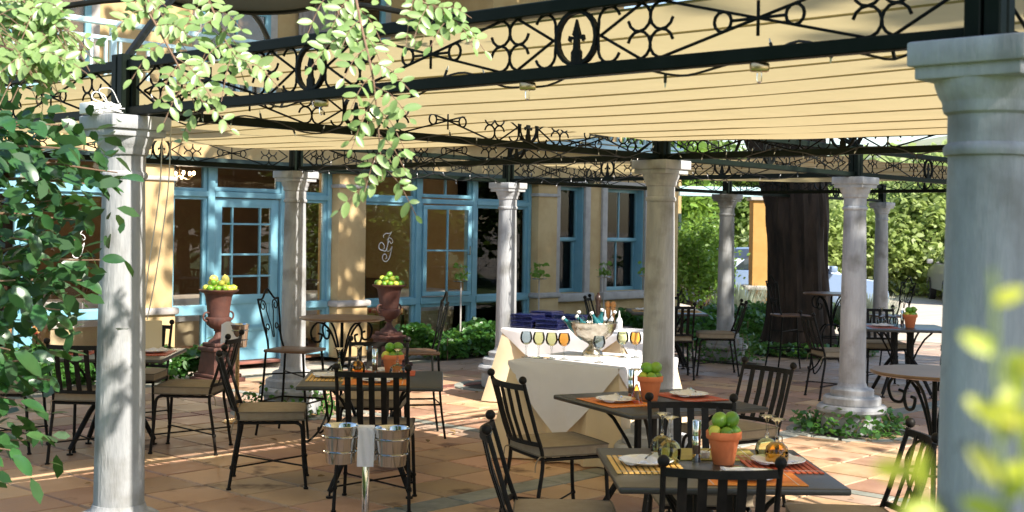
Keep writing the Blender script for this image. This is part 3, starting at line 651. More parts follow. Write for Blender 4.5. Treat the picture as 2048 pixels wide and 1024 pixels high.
for x, y, fx, fy, lab in (
  (.80,5.18,.02,1,'black slat chair in the foreground with its back to us at the nearest table'),
  (.25,5.74,1,-.02,'black slat chair at the left of the nearest table, seen edge-on'),
  (.29,7.66,.9,.42,'black slat chair with taupe cushion left of the second table, before the buffet cloth'),
  (1.41,8.33,-.82,-.57,'black slat chair at the right rear of the second table, back turned right'),
  (.935,6.36,.0,-1,'black slat chair between the nearest table and the second table'),
  (1.47,5.72,-1,.05,'black slat chair at lower right, beside the largest column, seen edge-on'),
  (-.83,8.21,0,1,'black slat chair directly behind the two steel wine buckets'),
  (-1.60,8.82,.98,.14,'black slat chair left of the middle table with its cushion facing right'),
  (-.99,9.52,0,-1,'black slat chair on the far side of the middle table, facing us'),
  (-3.06,9.60,.04,1,'black slat chair half hidden by the sunlit column, back to us'),
  (-2.46,10.06,-1,.03,'black slat chair right of the sunlit column, cushion facing left'),
  (-3.82,9.95,1,.05,'black slat chair behind the glossy leaves at the far left'),
  (-3.12,10.85,0,-1,'black slat chair at the rear of the left table, behind the sunlit column'),
  (2.50,15.92,-1,.05,'black slat chair with grey cushion facing left, before the distant shaded column'),
  (1.92,15.50,.0,1,'black slat chair right of the buffet column, its back to us'),
  (1.30,16.45,1,-.2,'black slat chair at the left of the table under the sash windows'),
  (2.0,16.95,0,-1,'black slat chair on the house side of the table under the sash windows'),
  (3.46,13.80,1,.1,'black slat chair just left of the ivy-footed column'),
  (4.25,14.92,0,-1,'black slat chair behind the right-hand table with blue glasses'),
  (5.02,14.35,-1,0,'black slat chair at the right of the table with blue glasses')):
    CH.place((x, y, 0), face(fx, fy), lab, GC)

def make_stool():
    t = thing('scroll_back_stool', '', 'bar stool'); mt = MT['iron']; hw = .17; zs = .70
    MB().bevbox(-.19,-.19,zs-.012,.19,.20,zs+.012,.008,2).build('seat', MT['bronze'], t)
    for sx in (-1, 1):
        MB().tube(spline([(sx*.20,-.24,0),(sx*.185,-.20,.3),(sx*hw,-.175,zs-.01)],5), .010, 8).build('rear_leg', mt, t)
        MB().tube(spline([(sx*.20,.24,0),(sx*.185,.20,.3),(sx*hw,.165,zs-.01)],5), .010, 8).build('front_leg', mt, t)
    m = MB(); zf = .28
    c = [(-.188,-.205,zf),(.188,-.205,zf),(.188,.205,zf),(-.188,.205,zf)]
    m.tube(c, .008, 6, True); m.tube([(-.18,-.19,.5),(.18,.185,.5)], .006, 6).tube([(.18,-.19,.507),(-.18,.185,.507)], .006, 6); m.build('footrest', mt, t)
    y = lambda z: -.175-.09*(z-zs)/.48
    fr = MB()
    for sx in (-1, 1): fr.tube(spline([(sx*.135,-.17,zs),(sx*.12,y(.80),.80),(sx*.15,y(.95),.95),(sx*.175,y(1.12),1.12)],5), .009, 8)
    fr.tube(spline([(-.175,y(1.12),1.12),(-.10,y(1.12),1.125),(0,y(1.19),1.20),(.10,y(1.12),1.125),(.175,y(1.12),1.12)],5), .009, 8); fr.build('back_frame', mt, t)
    for sx in (-1, 1):
        for pts in ([(-.01,.80)]+[(-.02,.9)]+[(-.06,1.02)]+spiral((-.105,1.065),.05,.016,0,430,18), [(-.128,.80),(-.10,.86)]+spiral((-.075,.885),.035,.012,200,-170,14)):
            MB().tube([(sx*x, y(z), z) for x, z in pts], .0055, 6).build('back_scroll', mt, t)
    return t
ST = Proto(make_stool()); GS = 'wrought iron bar stools with scrolled backs'
for x, y, fx, fy, lab in ((-1.80,10.90,.93,-.3,'wrought iron bar stool left of the high round table by the blue door'),
  (-.80,10.90,-.93,-.2,'wrought iron bar stool right of the high round table, in front of an urn'),
  (3.52,16.45,.95,.2,'wrought iron bar stool in front of the dark tree trunk'),
  (4.82,16.6,-.95,-.2,'wrought iron bar stool beyond the table with blue glasses, before the farthest column')):
    ST.place((x, y, 0), face(fx, fy), lab, GS)

# ------------------------------------------------------------------ tables
def make_square_table():
    t = thing('square_table', '', 'table'); w = .46
    MB().bevbox(-w,-w,.712,w,w,.74,.009,3).build('table_top', MT['ttop'], t)
    m = MB()
    for sx in (-1, 1):
        for sy in (-1, 1): m.bevbox(sx*.085-.017,sy*.085-.017,.30,sx*.085+.017,sy*.085+.017,.712,.004,1)
    m.bevbox(-.25,-.02,.690,.25,.02,.711,.003,1); m.bevbox(-.02,-.25,.689,.02,.25,.7105,.003,1); m.bevbox(-.11,-.11,.305,.11,.11,.33,.004,1)
    m.build('pedestal', MT['slat'], t)
    for k in range(4):
        a = PI/4+k*PI/2; cx, sx = math.cos(a), math.sin(a); q = lambda r, z: (r*cx, r*sx, z)
        b = MB().tube([q(.10,.43),q(.20,.31),q(.36,.04)], [.019,.020,.019], 8); b.tube([q(.36,.0),q(.36,.012)], .024, 10).tube([q(.36,.01),q(.358,.045)], .008, 6); b.build('foot', MT['slat'], t)
        MB().tube([q(.14,.40),q(.19,.50),q(.27,.62),q(.36,.70)], .011, 6).build('curved_brace', MT['slat'], t)
    return t
SQ = Proto(make_square_table()); GT = 'dark square pedestal tables'
TB = {}
for k, x, y, a, lab in ((1,.88,5.585,R(2),'nearest dark square table, laid with glasses and a pot of limes'),
  (2,.88,7.71,R(26),'second dark square table in front of the white buffet'),
  (3,-.90,8.62,R(3),'middle dark square table behind the wine buckets'),
  (4,-3.03,10.0,R(3),'dark square table behind the sunlit column'),
  (5,4.25,14.15,R(-4),'dark square table with blue glasses, between two columns at right'),
  (6,1.93,16.2,R(0),'dark square table behind the buffet column, under the sash windows')):
    TB[k] = (Vector((x, y, 0)), a); SQ.place((x, y, 0), a, lab, GT)
def on(k, u, v, z=.74):
    p, a = TB[k]; return (p.x+u*math.cos(a)-v*math.sin(a), p.y+u*math.sin(a)+v*math.cos(a), z)
def make_round():
    t = thing('round_bar_table', '', 'table'); r = .345
    MB().lathe([(.01,.978),(r-.02,.978),(r,.984),(r,.994),(r-.006,1.0),(.01,1.0)], 40).build('table_top', MT['bronze'], t)
    MB().tube([(0,0,.20),(0,0,.985)], .014, 8).build('pedestal', MT['iron'], t)
    MB().tube([(.16*math.cos(2*PI*i/20),.16*math.sin(2*PI*i/20),.45) for i in range(20)], .007, 6, True).build('ring_brace', MT['iron'], t)
    for k in range(4):
        a = k*PI/2+.5; cx, sx = math.cos(a), math.sin(a)
        up = spline([(.0,0,.55),(.05,0,.75),(.12,0,.90),(.22,0,.965),(.29,0,.90),(.27,0,.82),(.21,0,.81),(.19,0,.86),(.225,0,.875)],5)
        dn = spline([(.0,0,.60),(.10,0,.60),(.17,0,.50),(.16,0,.38),(.13,0,.25),(.20,0,.10),(.30,0,.02),(.34,0,.035),(.335,0,.06)],5)
        for nm, l in (('upper_scroll', up), ('leg', dn)): MB().tube([(p.x*cx, p.x*sx, p.z) for p in l], .009, 7).build(nm, MT['iron'], t)
    return t
RT = Proto(make_round()); GR = 'high round iron bar tables'
for x, y, lab in ((-1.37,10.62,'high round table with scrolled legs near the blue door'),(2.33,7.15,'high round table with scrolled legs beside the largest column'),(3.98,16.2,'high round table between the dark trunk and the ivy-footed column')):
    RT.place((x, y, 0), .2, lab, GR)

# ------------------------------------------------------------------ table ware
def goblet_mesh(mat, h=.20):
    """upright, foot at z=0"""
    s = h/.20
    bowl = [(.004,.100),(.024,.104),(.041,.120),(.0485,.146),(.0455,.174),(.037,.200)]
    stem = [(.038,.0),(.038,.002),(.02,.006),(.008,.014),(.0052,.03),(.0048,.075),(.009,.082),(.006,.09),(.011,.098),(.004,.1005)]
    a = MB().lathe([(r*s,z*s) for r, z in bowl], 20); b = MB().lathe([(r*s,z*s) for r, z in stem], 16)
    return a, b
def make_goblet(mat, name='goblet'):
    t = thing(name, '', 'goblet'); a, b = goblet_mesh(mat); a.build('bowl', MT[mat], t, 60); b.build('stem', MT['clear'], t, 60); return t
def make_upturned(mat, flute=False):
    t = thing('upturned_goblet', '', 'goblet')
    M = Matrix.Translation((0,0,.205)) @ Matrix.Rotation(PI, 4, 'X')
    prof = [(.004,.098),(.026,.102),(.045,.120),(.0515,.148),(.048,.178),(.039,.205)] if not flute else [(.004,.095),(.010,.10),(.016,.115),(.022,.14),(.030,.175),(.040,.205)]
    MB().lathe(prof, 24, M, mod=lambda a, z: 1+.012*math.sin(12*a)).build('bowl', MT[mat], t, 60)
    MB().lathe([(.038,.0),(.038,.002),(.02,.006),(.008,.016),(.0052,.03),(.0048,.075),(.010,.082),(.006,.09),(.012,.096),(.004,.0985)], 16, M).build('stem', MT['clear'], t, 60)
    return t
GOB = {k: Proto(make_goblet(k)) for k in ('ggreen','gamber','gblue')}
UPG = {k: Proto(make_upturned(k[0], k[1])) for k in (('ggreen',0),('gamber',0),('gamber',1),('gblue',0),('ggreen',1))}
def upg(kind, k, u, v, lab): UPG[kind].place(on(k,u,v), random.random()*6, lab)
upg(('ggreen',0),1,-.20,.16,'green-bowled goblet upside down at the left rear of the nearest table')
upg(('ggreen',0),1,-.185,.045,'green-bowled goblet upside down at left front, by the straw placemat')
upg(('ggreen',0),1,.255,.12,'green-bowled goblet upside down right of the lime pot, rear of a pair')
upg(('gamber',0),1,.275,.02,'amber-bowled goblet upside down right of the nearest lime pot')
upg(('gamber',1),2,-.20,-.08,'tall amber flute upside down left of the second table\'s pot')
upg(('gamber',1),2,.02,.16,'tall amber flute upside down behind the second table\'s pot')
upg(('gamber',0),3,-.11,.10,'amber goblet upside down on the middle table, left of the mill')
upg(('ggreen',1),3,-.22,-.08,'pale green flute upside down at the left of the middle table')
upg(('ggreen',0),3,.16,-.10,'green goblet upside down in front of the middle table\'s pot')
upg(('gamber',1),4,-.10,.05,'amber flute upside down on the table behind the sunlit column')
upg(('ggreen',1),4,.02,.0,'green flute upside down beside the amber one behind the sunlit column')
upg(('gblue',0),5,-.22,.02,'blue-tinted goblet upside down, left of the pair on the right-hand table')
upg(('gblue',0),5,-.08,.06,'blue-tinted goblet upside down nearer the mill on the right-hand table')
def make_pot():
    t = thing('terracotta_pot', '', 'pot')
    MB().lathe([(.043,0),(.046,.003),(.0655,.108),(.066,.110),(.0735,.110),(.0765,.114),(.0775,.140),(.0755,.143),(.0685,.143),(.066,.118),(.01,.116)], 32).build('clay', MT['terra'], t, 40)
    return t
POT = Proto(make_pot())
limes = [MB().ball((0,0,0), .034, 14, (1,1,1.14)).ball((0,0,.039), .007, 6).build('lime_source', MT['lime'], None, 70) for _ in range(1)]
lime_me = limes[0].data; bpy.data.objects.remove(limes[0])
lemon_me = lime_me.copy(); lemon_me.materials.clear(); lemon_me.materials.append(MT['lemon'])
mango_me = lime_me.copy(); mango_me.materials.clear(); mango_me.materials.append(MT['mango'])
def fruit(p, me, s, label, group, name='lime'):
    o = link(name, me, None, None, p); o.scale = (s,)*3; o.rotation_euler = (random.uniform(0,3), random.uniform(0,3), random.uniform(0,3)); tag(o, label, 'lime' if name == 'lime' else 'fruit', group); return o
for k, u, v, dsc in ((1,.055,.07,'on the nearest table'),(2,-.03,.045,'on the second table'),(3,.12,.16,'on the middle table'),(5,.06,-.09,'on the right-hand table with blue glasses')):
    p = Vector(on(k,u,v)); POT.place(p, random.random()*6, 'terracotta pot of limes '+dsc, 'terracotta pots of limes')
    lab = 'green lime heaped in the terracotta pot '+dsc; gr = 'limes in the pot '+dsc
    for i, (dx, dy, dz, s, me) in enumerate(((-.044,-.026,.141,.78,lemon_me),(.004,-.044,.140,.82,lime_me),(.042,.0,.141,.85,lime_me),(.006,.042,.142,.88,lime_me),(-.038,.024,.14,.8,lime_me),(-.020,-.002,.190,1.0,lime_me),(.032,.004,.192,1.02,lime_me))):
        fruit(p+Vector((dx,dy,dz)), me, s, lab, gr)
def make_mill():
    t = thing('pepper_mill', '', 'pepper mill')
    MB().lathe([(.019,0),(.0195,.002),(.0195,.035),(.018,.036)], 20).lathe([(.0185,.072),(.0195,.073),(.0195,.110),(.0185,.112),(.0185,.114),(.0198,.115),(.0198,.178),(.018,.181),(.002,.182)], 20).build('steel_body', MT['steel'], t, 40)
    MB().lathe([(.0178,.034),(.0178,.074)], 20).build('pepper_window', MT['peppers'], t, 40); return t
ML = Proto(make_mill())
for k, u, v, lab in ((1,-.055,.12,'tall steel pepper mill left of the pot on the nearest table'),(2,-.115,.12,'steel pepper mill half hidden behind the second table\'s pot'),(3,.0,.16,'steel pepper mill on the middle table'),(5,-.01,-.03,'steel pepper mill beside the pot on the right-hand table')): ML.place(on(k,u,v), 0, lab)
def make_plate():
    t = thing('dinner_plate', '', 'plate')
    MB().lathe([(.001,.003),(.06,.003),(.062,.0),(.066,.0),(.075,.006),(.115,.017),(.118,.0185),(.116,.021),(.076,.011),(.001,.009)], 36).build('china', MT['china'], t, 40)
    return t
PL = Proto(make_plate())
def make_napkin():
    t = thing('napkin', '', 'napkin'); n = 14; m = MB(); vs = []
    for j in range(n+1):
        for i in range(n+1):
            u = -1+2*i/n; v = -1+2*j/n; vs.append((u*.105, v*.055*(1+.12*u), .022+.006*math.sin(3*u+1)*math.cos(2*v)+.004*v+.004*math.sin(7*u+v)))
    N = len(vs); vs += [(x, y, z+.008+.004*math.sin(9*x*10)) for x, y, z in vs]
    fs = [(N+j*(n+1)+i, N+j*(n+1)+i+1, N+(j+1)*(n+1)+i+1, N+(j+1)*(n+1)+i) for j in range(n) for i in range(n)]+[(j*(n+1)+i+n+1, j*(n+1)+i+n+2, j*(n+1)+i+1, j*(n+1)+i) for j in range(n) for i in range(n)]
    ring = [i for i in range(n+1)]+[(j+1)*(n+1)-1 for j in range(1,n+1)]+[n*(n+1)+i for i in range(n-1,-1,-1)]+[j*(n+1) for j in range(n-1,0,-1)]
    for q in range(len(ring)): a, b = ring[q], ring[(q+1) % len(ring)]; fs.append((a,b,N+b,N+a))
    m.add(vs, fs).build('linen', MT['white'], t, 60); return t
NP = Proto(make_napkin())
def make_fork():
    t = thing('fork', '', 'fork'); m = MB(); m.bar(spline([(-.095,0,.0),(-.05,0,.004),(.02,0,.003),(.05,0,.006)],4), .008, .0025)
    m.build('handle', MT['steel'], t, 40)
    m = MB(); m.bar([(.05,0,.006),(.062,0,.006)], .021, .002)
    for i in range(4): m.bar([(.06,-.009+.006*i,.006),(.095,-.009+.006*i,.003)], .0032, .002)
    m.build('tines', MT['steel'], t, 40); return t
FK = Proto(make_fork())
def make_mat(mt):
    t = thing('bamboo_placemat', '', 'placemat'); n = 12; w, h = .30, .42
    o = MB().bevbox(-.0098,-h/2,0,.0098,h/2,.005,.0018,1).build('bamboo_slat', MT[mt], t); o.location = (-w/2+.0125,0,0)
    for i in range(1, n): link('bamboo_slat', o.data, None, t, (-w/2+.0125+i*.025,0,0))
    for y in (-.17,.17): MB().bar([(-w/2,y,.0052),(w/2,y,.0052)], .003, .001).build('binding_thread', MT['cord'], t)
    return t
MATS = {k: Proto(make_mat(k)) for k in ('orange','straw','redb','olive')}
def setting(k, u, v, ang, mt, where, nap=True, plate=True, fork=True):
    z = .7405; a = TB[k][1]+ang; p = Vector(on(k,u,v,z))
    MATS[mt].place(p, a, {'orange':'orange','straw':'straw-coloured','redb':'brick red','olive':'olive'}[mt]+' bamboo placemat '+where)
    if plate: PL.place(p+Vector((0,0,.006)), 0, 'white plate with napkin '+where)
    if nap: NP.place(p+Vector((0,0,-.001)), a+.5, 'folded white napkin on the plate '+where)
    if fork: FK.place(p+Vector((.02,.0,.042)), a+1.2, 'steel fork lying on the napkin '+where)
setting(1,-.29,.02,PI/2*0+PI/2*0,'straw','at the left of the nearest table')
setting(1,.09,-.27,PI/2,'orange','in front on the nearest table')
setting(1,.03,.29,PI/2,'olive','behind the pot on the nearest table', plate=False, nap=False, fork=False)
setting(1,.29,.06,0,'redb','at the right of the nearest table')
setting(2,-.28,.02,0,'orange','at the left of the second table')
setting(2,.27,.08,0,'redb','at the right of the second table')
setting(3,-.28,.0,0,'straw','at the left of the middle table')
setting(3,.03,-.24,PI/2,'orange','at the front of the middle table')
setting(3,.06,.29,PI/2,'redb','at the rear of the middle table', fork=False)
setting(4,-.29,.0,0,'redb','at the left of the table behind the sunlit column', fork=False)
setting(4,.28,.02,0,'redb','at the right of the table behind the sunlit column', fork=False)
setting(5,-.24,-.12,0,'redb','at the left of the right-hand table', fork=False)
setting(6,-.27,.0,0,'straw','at the left of the table under the sash windows', fork=False)
setting(6,.27,.0,0,'straw','at the right of the table under the sash windows', fork=False)
t = thing('salt_dish', 'small white salt dish behind the pepper mill on the nearest table', 'dish', on(1,-.01,.20))
MB().lathe([(.022,0),(.03,.012),(.032,.03),(.029,.03),(.026,.014),(.002,.010)], 20).build('bowl', MT['china'], t, 40); MB().bar([(.0,0,.016),(.04,.0,.05)], .006, .003).build('spoon', MT['steel'], t)
t = thing('menu_card', 'folded cream menu standing on the table behind the sunlit column', 'menu', on(4,.22,.16), .3)
MB().add([(-.1,-.04,0),(.1,-.04,0),(.1,0,.24),(-.1,0,.24),(-.1,.04,0),(.1,.04,0),(-.1,-.037,0),(.1,-.037,0),(.1,0,.236),(-.1,0,.236)],[(0,1,2,3),(5,4,3,2),(9,8,7,6)]).build('card', pm('cream_card',(.62,.52,.36),.8), t, 0)

# ------------------------------------------------------------------ buffet tables under cloths
def cloth_table(name, c, a, lx, ly, label, over=.52):
    t = thing(name, label, 'buffet table', (c[0], c[1], 0), a, 'buffet tables under linen'); H = .735
    m = MB(); n = 96; prof = [(1.0,H),(1.012,H-.012),(1.03,.5),(1.06,.25),(1.09,.012)]
    per = []
    for k in range(n):
        f = k/n*4; sd = int(f); fr = f-sd; hx, hy = lx/2, ly/2
        p = [(-hx+2*hx*fr,-hy),(hx,-hy+2*hy*fr),(hx-2*hx*fr,hy),(-hx,hy-2*hy*fr)][sd]; per.append((p, fr, sd))
    vs = []
    for (kk, z) in prof:
        amp = max(0, (H-.03-z))*.065
        for k in range(n):
            (x, y), fr, sd = per[k]; w = math.sin(k*2*PI/8.0+math.sin(k*.7)*1.2)*amp; cn = 1+ .34*max(0,(H-z))*(abs(fr-.5)*2)**5
            nx, ny = [(0,-1),(1,0),(0,1),(-1,0)][sd]; e = (kk-1)*.55
            vs.append((x*cn+nx*(w+e)+x*e*.1, y*cn+ny*(w+e)+y*e*.1, z))
    fs = [(j*n+k, (j+1)*n+k, (j+1)*n+(k+1)%n, j*n+(k+1)%n) for j in range(len(prof)-1) for k in range(n)]
    fs.append(tuple(range(n)))
    m.add(vs, [f[::-1] for f in fs]).build('under_cloth', MT['cream'], t, 50)
    # square overcloth laid cornerwise: a pointed fall on every side
    m = MB(); G_ = 22
    hx, hy = lx/2+.014, ly/2+.014
    for sd in range(4):
        L_ = hx if sd % 2 == 0 else hy; off = hy if sd % 2 == 0 else hx; an = [0, PI/2, PI, -PI/2][sd]; vs = []; rowsn = 8
        for j in range(rowsn+1):
            for i in range(G_+1):
                u = -1+2*i/G_; dep = over*(1-abs(u)**1.15)+.03; z = H+.004-dep*j/rowsn
                bul = .012+.05*(dep*j/rowsn)+.010*math.sin(u*9+sd)*j/rowsn+ (.05*(H-z)*1.0)
                vs.append((u*L_*(1+.02*j/rowsn), -off-bul*(1 if j else 0)*.9, z))
        M = Matrix.Rotation(an, 4, 'Z')
        m.add(vs, [(j*(G_+1)+i, (j+1)*(G_+1)+i, (j+1)*(G_+1)+i+1, j*(G_+1)+i+1) for j in range(rowsn) for i in range(G_)], M)
    m.box(-hx,-hy,H+.001,hx,hy,H+.005); m.build('over_cloth', MT['white'], t, 50)
    MB().box(-lx/2+.01,-ly/2+.01,H-.03,lx/2-.01,ly/2-.01,H-.002).build('table_board', MT['wood'], t, 0)
    for sx in (-1, 1):
        for sy in (-1, 1): MB().tube([(sx*(lx/2-.06),sy*(ly/2-.06),0),(sx*(lx/2-.06),sy*(ly/2-.06),H-.03)], .016, 8).build('leg', MT['slat'], t)
    return t
BA = math.atan2(-.518,.855)
near = Vector((.66,10.15,0)); farb = Vector((.70,13.15,0))
cloth_table('buffet_table', near, BA, .90, 1.0, 'near buffet table under white and cream cloths, goblets on top')
cloth_table('buffet_table', farb, BA, 1.28, .84, 'farther buffet table under white cloth, stacked with navy plates', .42)
def onb(c, u, v, z=.741): return (c.x+u*math.cos(BA)-v*math.sin(BA), c.y+u*math.sin(BA)+v*math.cos(BA), z)
plate = MB().bevbox(-.13,-.13,0,.13,.13,.011,.005,1).bevbox(-.09,-.09,.0105,.09,.09,.0125,.001,1)
sq = None
for u, v, n, lab in ((-.47,-.24,11,'left front'),(-.18,-.24,8,'right front'),(-.44,.10,12,'left rear'),(-.15,.08,10,'right rear')):
    for i in range(n):
        p = onb(farb,u+random.uniform(-.004,.004),v+random.uniform(-.004,.004),.7405+i*.0132)
        if sq is None: sq = plate.build('square_plate', MT['navy'], None, 35, p); o = sq
        else: o = link('square_plate', sq.data, None, None, p)
        o.rotation_euler = (0,0,BA+random.uniform(-.04,.04)); tag(o, 'square navy plate in the '+lab+' stack on the farther buffet', 'plate', 'navy plates in the '+lab+' stack')
t = thing('ice_bowl', 'hammered silver footed bowl holding bottles on the near buffet', 'bowl', (.655,10.36,.741))
MB().lathe([(.082,0),(.085,.004),(.08,.03),(.055,.055),(.034,.075),(.03,.09),(.05,.105),(.10,.13),(.15,.17),(.182,.225),(.19,.262),(.197,.266),(.193,.272),(.184,.266),(.176,.225),(.145,.178),(.08,.135),(.005,.125)], 40).build('bowl', MT['silver'], t, 50)
def make_bottle(mat):
    b = thing('bottle', '', 'bottle'); MB().lathe([(.001,.003),(.03,0),(.034,.006),(.034,.12),(.028,.15),(.014,.185),(.0125,.22),(.014,.222)], 18).build('glass_body', MT[mat], b, 50)
    MB().lathe([(.0145,.215),(.0155,.218),(.0155,.232),(.004,.236)], 14).build('cap', MT['plastic'], b, 40); return b
bt = {k: Proto(make_bottle(k)) for k in ('gaqua','clear')}
for i, (dx, dy, mat, tx, ty, lab) in enumerate(((-.07,-.04,'gaqua',-.1,-.85,'aqua glass bottle leaning at the left of the silver bowl'),(-.03,-.07,'clear',.15,-.42,'clear bottle leaning in the silver bowl'),(.02,-.03,'gaqua',-.25,-.75,'aqua glass bottle in the middle of the silver bowl'),(.09,.0,'gaqua',.2,-.5,'aqua glass bottle standing highest at the right in the silver bowl'),(.03,.09,'gaqua',.25,.2,'aqua glass bottle at the back of the silver bowl'),(.08,-.05,'clear',-.15,.42,'clear bottle at the right rim of the silver bowl'))):
    o = bt[mat].place((.655+dx,10.36+dy,.741+.150), 0, lab); o.rotation_euler = (tx, ty, 0)
GW = 'coloured goblets standing on the near buffet'
for x, y, mat, lab in ((.125,10.17,'gblue','smoky blue goblet, leftmost of the row on the near buffet'),(.222,10.12,'ggreen','pale green goblet second from the left on the near buffet'),(.32,10.07,'ggreen','pale green goblet third from the left on the near buffet'),(.415,10.06,'gamber','amber goblet fourth from the left on the near buffet'),(.672,9.86,'gblue','blue goblet standing in front of the silver bowl'),(.885,10.28,'ggreen','pale green goblet right of the silver bowl'),(.985,10.26,'gamber','amber goblet rightmost on the near buffet')):
    GOB[mat].place((x, y, .741), random.random()*6, lab, GW)
# mills and dressing bottles on the farther buffet
t = thing('pepper_mill', 'tall dark wooden pepper mill behind the stacked navy plates', 'pepper mill', onb(farb,.03,.335))
MB().lathe([(.032,0),(.034,.01),(.03,.03),(.024,.08),(.022,.14),(.027,.19),(.030,.22),(.022,.235),(.030,.26),(.034,.29),(.028,.32),(.012,.335),(.014,.35),(.003,.358)], 20).build('turned_body', MT['dwood'], t, 50)
mw = None
for u, lab in ((.14,'left'),(.20,'right')):
    t = thing('salt_mill', 'light wooden mill, the '+lab+' of two behind the stacked navy plates', 'mill', onb(farb,u,.34))
    MB().lathe([(.026,0),(.027,.02),(.02,.06),(.017,.12),(.024,.16),(.026,.19),(.018,.205),(.028,.225),(.029,.25),(.016,.27),(.003,.272)], 18).build('turned_body', MT['wood'], t, 50)
for u, v, lab in ((.17,.22,'left'),(.25,.20,'middle'),(.33,.22,'right')):
    t = thing('dressing_bottle', 'white dressing bottle, '+lab+' of three on the farther buffet', 'bottle', onb(farb,u,v))
    MB().lathe([(.03,0),(.033,.005),(.033,.08),(.026,.105),(.011,.125),(.010,.15),(.003,.152)], 18).build('body', MT['china'], t, 50); MB().lathe([(.008,.150),(.004,.185),(.002,.19)], 10).build('spout', MT['plastic'], t)

# ------------------------------------------------------------------ wine bucket stands
def bucket(t, x, y, z, r=.098, h=.21):
    M = Matrix.Translation((x,y,z)); b = MB().lathe([(.002,0),(r*.80,0),(r*.82,.004),(r*.985,h-.014),(r*1.03,h-.006),(r*1.05,h),(r*1.02,h+.002),(r*.97,h-.006),(r*.79,.008),(.002,.008)], 40, M).build('bucket', MT['steel'], t, 40)
    for zz, k in ((.065,.87),(.15,.945)): MB().tube([(x+(r*k+.005)*math.cos(2*PI*i/32), y+(r*k+.005)*math.sin(2*PI*i/32), z+zz) for i in range(32)], .004, 6, True).build('holder_ring', MT['steel'], t)
t = thing('wine_bucket_stand', 'chrome stand carrying two steel wine buckets in front of the middle table', 'bucket stand', (-.80,7.33,0))
MB().lathe([(.15,0),(.15,.008),(.12,.018),(.03,.026),(.022,.03),(.022,.60),(.018,.61),(.002,.612)], 32).build('pole', MT['steel'], t, 40)
bucket(t, -.143, .0, .415); bucket(t, .143, .0, .405)
for zz in (.57,.485): MB().tube([(-.06,0,zz),(.06,0,zz)], .006, 6).build('bracket', MT['steel'], t)
t = thing('waiter_towel', 'white towel folded over the stand between the two steel buckets', 'towel', (-.80,7.33,0))
m = MB(); n = 10; rowsn = 22; vs = []
for j in range(rowsn+1):
    u = j/rowsn
    for i in range(n+1):
        x = -.047+.094*i/n; fold = .006*math.sin(i*1.3+.4*j)
        if u < .45: k = u/.45; p = (x+.004*k, -.03-.006*(1-k)-fold*.8, .40+.215*k)
        elif u < .55: k = (u-.45)/.10; a = PI*k; p = (x, -.03*math.cos(a), .615+.014*math.sin(a))
        else: k = (u-.55)/.45; p = (x+.02*k, .03+fold*.6, .615-.19*k)
        vs.append(p)
m.add(vs, [(j*(n+1)+i, j*(n+1)+i+1, (j+1)*(n+1)+i+1, (j+1)*(n+1)+i) for j in range(rowsn) for i in range(n)]).build('linen', MT['white'], t, 70)
t = thing('wine_bucket_stand', 'brass pole stand with a steel bucket and napkin, left of the blue door', 'bucket stand', (-2.40,11.5,0))
MB().lathe([(.125,0),(.128,.008),(.10,.022),(.03,.03),(.018,.036),(.018,.66),(.002,.662)], 28).build('pole', MT['brass'], t, 40)
bucket(t, 0, 0, .66, .095, .20)
m = MB(); n = 10; vs = []
for j in range(9):
    for i in range(n+1): u = i/n; v = j/8; vs.append((-.13+.16*u, -.075-.03*v-.01*math.sin(5*u), .86+.03*math.sin(4*u+v)-.20*v*(1-.4*u)))
m.add(vs, [(j*(n+1)+i, j*(n+1)+i+1, (j+1)*(n+1)+i+1, (j+1)*(n+1)+i) for j in range(8) for i in range(n)]).build('napkin', MT['white'], t, 70)

# ------------------------------------------------------------------ urns of fruit on pedestals
def make_urn():
    t = thing('fruit_urn', '', 'urn'); mt = MT['urn']
    m = MB().bevbox(-.22,-.22,0,.22,.22,.05,.01,2).bevbox(-.19,-.19,.05,.19,.19,.09,.012,2)
    ta = [(-.155,-.155,.09),(.155,-.155,.09),(.155,.155,.09),(-.155,.155,.09),(-.13,-.13,.34),(.13,-.13,.34),(.13,.13,.34),(-.13,.13,.34)]
    m.add(ta, [(0,1,5,4),(1,2,6,5),(2,3,7,6),(3,0,4,7)]); m.bevbox(-.16,-.16,.34,.16,.16,.385,.012,2); m.bevbox(-.125,-.125,.385,.125,.125,.43,.01,2); m.build('pedestal', mt, t)
    MB().ball((0,-.143,.21), .045, 12, (1,.3,1)).tube([(.06*math.cos(2*PI*i/20),-.150,.21+.06*math.sin(2*PI*i/20)) for i in range(20)], .007, 6, True).build('medallion', mt, t)
    MB().lathe([(.11,.43),(.105,.45),(.06,.48),(.038,.52),(.036,.55),(.052,.56),(.05,.575)], 28).build('stem', mt, t, 45)
    MB().lathe([(.04,.57),(.085,.59),(.125,.63),(.14,.675),(.138,.70),(.122,.712)], 48, mod=lambda a, z: 1+.035*abs(math.sin(8*a))).build('fluted_bowl', mt, t, 40)
    MB().lathe([(.118,.71),(.12,.73),(.128,.82),(.145,.93),(.16,.972),(.195,.985),(.215,1.0),(.218,1.012),(.205,1.016),(.165,1.005),(.14,.95),(.12,.90),(.002,.90)], 40, mod=lambda a, z: 1+.012*math.sin(9*a+20*z)*(1 if .74 < z < .9 else 0)).build('flared_neck', mt, t, 45)
    for s in (-1, 1): MB().tube([(s*x, 0, z) for x, z in spiral((.15,.72),.05,.045,-90,120,10)]+[(s*.125,0,.77)], .011, 7).build('handle', mt, t)
    return t
UR = Proto(make_urn())
